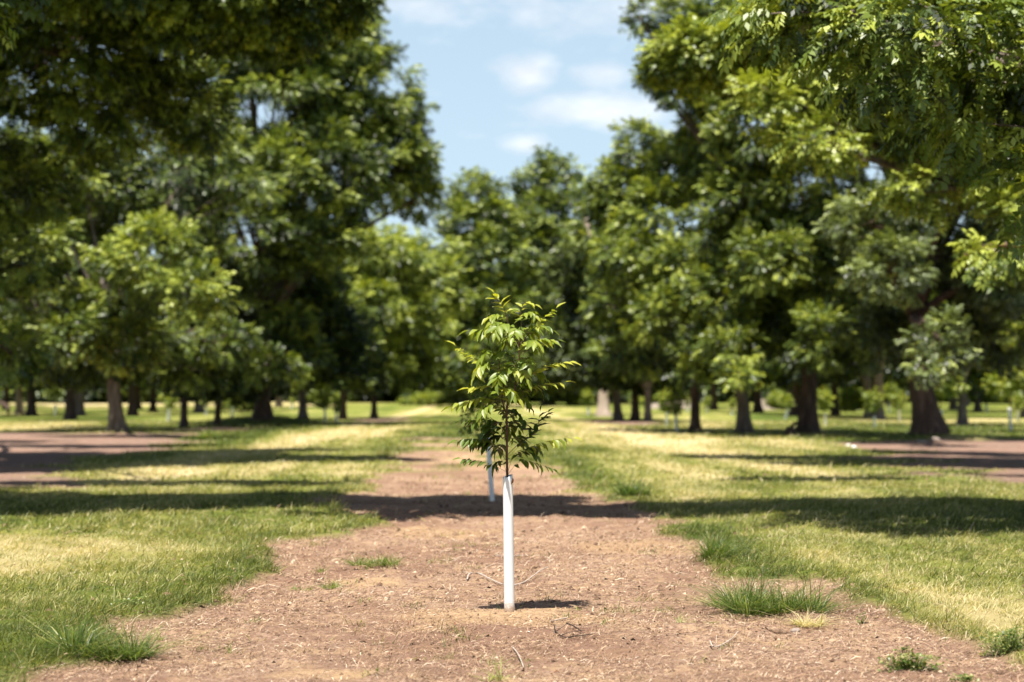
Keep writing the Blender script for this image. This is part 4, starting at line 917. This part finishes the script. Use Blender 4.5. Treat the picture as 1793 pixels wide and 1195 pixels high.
for q in range(22):
    t_ = 15 + int(q * 1.8); b0 = main[min(t_, 56)]; az = q * 2.4 + .5; ou = rs.uniform(.15, .26)
    dv_ = np.array([math.cos(az) * .8, math.sin(az), 0]); hgt_ = (b0[2] - main[0][2]) / (main[-1][2] - main[0][2])
    if q < 13 and dv_[1] < 0: dv_[1] *= -1
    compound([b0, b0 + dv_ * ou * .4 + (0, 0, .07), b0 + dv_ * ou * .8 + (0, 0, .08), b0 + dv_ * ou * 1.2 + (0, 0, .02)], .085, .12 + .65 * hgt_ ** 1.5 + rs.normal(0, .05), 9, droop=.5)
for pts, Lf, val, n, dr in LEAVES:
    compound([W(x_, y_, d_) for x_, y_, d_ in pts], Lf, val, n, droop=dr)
wood_.build('trunk', M_stem, root, smooth=True)
lf = leaf_.build('crown', M_sap, root, smooth=True)
green_.build('leaf_stalks', M_green_stem, root, smooth=True)
# its white tube
g = MB(); n = 28; Ht = Q(892, 834, SD)[2] - sz; r0 = 9.0 * SD / F
th = np.arange(n) / n * 2 * np.pi; z = np.linspace(-.04, Ht, 30)
sq = 1 + .02 * np.sin(2 * th)[None] + .008 * np.sin(3 * th[None] + 5 * z[:, None]) * .5
lean = (-.012 * z / Ht)
taper = 1.02 - .06 * (z / Ht)
o_ = np.stack([np.cos(th)[None] * r0 * sq * taper[:, None] + lean[:, None], np.sin(th)[None] * r0 * sq * taper[:, None], z[:, None] + .012 * np.sin(th[None] + 1) * (z[:, None] > Ht - .001)], -1)
i_ = o_[::-1].copy(); i_[..., 0] = (i_[..., 0] - lean[::-1][:, None]) * .92 + lean[::-1][:, None]; i_[..., 1] *= .92
V = np.concatenate([o_, i_]).reshape(-1, 3); k = 60
a = np.arange(k - 1)[:, None] * n; j = np.arange(n)[None]; j2 = (j + 1) % n
g.add(V, np.stack([a + j, a + j2, a + n + j2, a + n + j], -1).reshape(-1, 4))
# overlapping seam strip down the front left
zz = np.linspace(0, Ht - .002, 20); ang = [R(222), R(232), R(240)]
sv = np.stack([np.stack([np.cos(q) * (r0 * 1.035 * (1.02 - .06 * zz / Ht)) - .012 * zz / Ht, np.sin(q) * (r0 * 1.035 * (1.02 - .06 * zz / Ht)), zz], -1) for q in ang], 1).reshape(-1, 3)
ai = np.arange(19)[:, None] * 3
g.add(sv, np.concatenate([ai + np.array([0, 1, 4, 3]), ai + np.array([1, 2, 5, 4])]))
o = g.build('tree_guard', M_tube1, smooth=True); o.location = (sx, sy, sz)
tag(o, 'tall white plastic tube in sharp focus wrapped round the stem of the middle sapling', 'tree guard')
# a dry leaf caught on the rim
pd = Q(897, 842, SD - r0 - .004); m_ = MB()
t_ = np.linspace(0, 1, 6); w_ = np.sin(t_ * np.pi) * .008
c_ = np.stack([.006 * np.sin(t_ * 5), -.003 * t_, -.05 * t_ + .02], -1)
V = np.concatenate([c_ - np.stack([w_, 0 * w_, 0 * w_], -1), c_ + np.stack([w_, -.5 * w_, 0 * w_], -1)]) + pd
m_.add(V, np.array([[i, i + 1, i + 7, i + 6] for i in range(5)])); tag(m_.build('dead_leaf', M_brown_leaf, loc=pd), 'shrivelled red brown leaf stuck to the top of the tall white tube', 'dead leaf')

# ---------------------------------------------------------------- sky and sun
w = bpy.data.worlds.new('World'); sc.world = w; w.use_nodes = True; nt = w.node_tree; nt.nodes.clear(); L = nt.links.new
sky = nd(nt, 'ShaderNodeTexSky'); sky.sky_type = 'NISHITA'; sky.sun_disc = False; sky.sun_elevation = EL; sky.sun_rotation = math.atan2(-LH[0], -LH[1])
sky.air_density = 1.0; sky.dust_density = 1.5; sky.ozone_density = 1.5
tc = nd(nt, 'ShaderNodeTexCoord'); sep = nd(nt, 'ShaderNodeSeparateXYZ'); L(tc.outputs['Generated'], sep.inputs[0])
mp = nd(nt, 'ShaderNodeMapping'); mp.inputs['Scale'].default_value = (1, 1, 2.6); L(tc.outputs['Generated'], mp.inputs[0])
nz = noise(nt, 22, 6, .6, mp.outputs[0]); 
acc = None
for (px, py, rx, ry, am) in [(925, 132, 62, 34, 1.0), (1045, 136, 75, 26, .9), (1060, 188, 125, 40, .95), (930, 258, 52, 20, .85), (1060, 20, 150, 50, .75), (760, 15, 110, 28, .55), (1150, 165, 90, 50, .5), (1190, 230, 60, 40, .4), (780, 350, 60, 30, .3)]:
    a_, b1, c1 = ray(px, py); nn = math.sqrt(a_ * a_ + b1 * b1 + c1 * c1)
    dx = math_(nt, 'DIVIDE', math_(nt, 'SUBTRACT', sep.outputs[0], a_ / nn), rx / F); dz = math_(nt, 'DIVIDE', math_(nt, 'SUBTRACT', sep.outputs[2], c1 / nn), ry / F)
    q = math_(nt, 'ADD', math_(nt, 'MULTIPLY', dx, dx), math_(nt, 'MULTIPLY', dz, dz))
    gsn = math_(nt, 'MULTIPLY', math_(nt, 'EXPONENT', math_(nt, 'MULTIPLY', q, -1.0)), am)
    acc = gsn if acc is None else math_(nt, 'MAXIMUM', acc, gsn)
front = math_(nt, 'GREATER_THAN', sep.outputs[1], 0)
acc = math_(nt, 'MULTIPLY', acc, front)
dens = math_(nt, 'MULTIPLY', math_(nt, 'SUBTRACT', math_(nt, 'ADD', math_(nt, 'MULTIPLY', acc, .85), math_(nt, 'MULTIPLY', nz, 1.4)), .90), 1.15, True)
nz2 = ramp(nt, noise(nt, 2.2, 5, .55, mp.outputs[0]), [(.52, (0, 0, 0)), (.75, (.8, .8, .8))])
col = mixc(nt, math_(nt, 'MULTIPLY', dens, .85), mixc(nt, ramp(nt, sep.outputs[2], [(0, (.72, .72, .72)), (.25, (.55, .55, .55)), (.40, (0, 0, 0))]), sky.outputs[0], (7.2, 9.3, 10.9)), ramp(nt, noise(nt, 30, 4, .6, mp.outputs[0]), [(.35, (9.4, 9.4, 9.8)), (.6, (12.2, 12.0, 12.0))]))
bg = nd(nt, 'ShaderNodeBackground'); bg.inputs[1].default_value = .05; L(col, bg.inputs[0])
o = nd(nt, 'ShaderNodeOutputWorld'); L(bg.outputs[0], o.inputs[0])
sl = bpy.data.lights.new('sun', 'SUN'); sl.energy = 5.0; sl.angle = R(.5); sl.color = (1, .95, .86)
so = bpy.data.objects.new('sun', sl); COL.objects.link(so)
so.rotation_euler = Vector((LH[0] * math.cos(EL), LH[1] * math.cos(EL), -math.sin(EL))).to_track_quat('-Z', 'Y').to_euler()
so.location = (0, 0, 60)
cam = bpy.data.cameras.new('camera'); co = bpy.data.objects.new('camera', cam); COL.objects.link(co); sc.camera = co
co.location = (0, 0, CAMH); co.rotation_euler = (R(90) + TH, 0, 0)
cam.sensor_width = 36; cam.lens = F / 1793 * 36; cam.clip_end = 4000; cam.clip_start = .1
cam.dof.use_dof = True; cam.dof.focus_distance = SD; cam.dof.aperture_fstop = 1.5
sc.view_settings.view_transform = 'Standard'; sc.view_settings.look = 'None'; sc.view_settings.exposure = 1.14; sc.view_settings.gamma = 1
sc.cycles.use_denoising = True
sc.cycles.max_bounces = 6; sc.cycles.diffuse_bounces = 2; sc.cycles.glossy_bounces = 2; sc.cycles.transmission_bounces = 3; sc.cycles.sample_clamp_indirect = 6
for o_ in bpy.data.objects:
    import re as _re
    if 'label' in o_ and len(_re.findall(r'[A-Za-z0-9]+', o_['label'])) > 15: print('LONG', o_['label'])
print('FACES', sum(len(m_.polygons) for m_ in bpy.data.meshes))
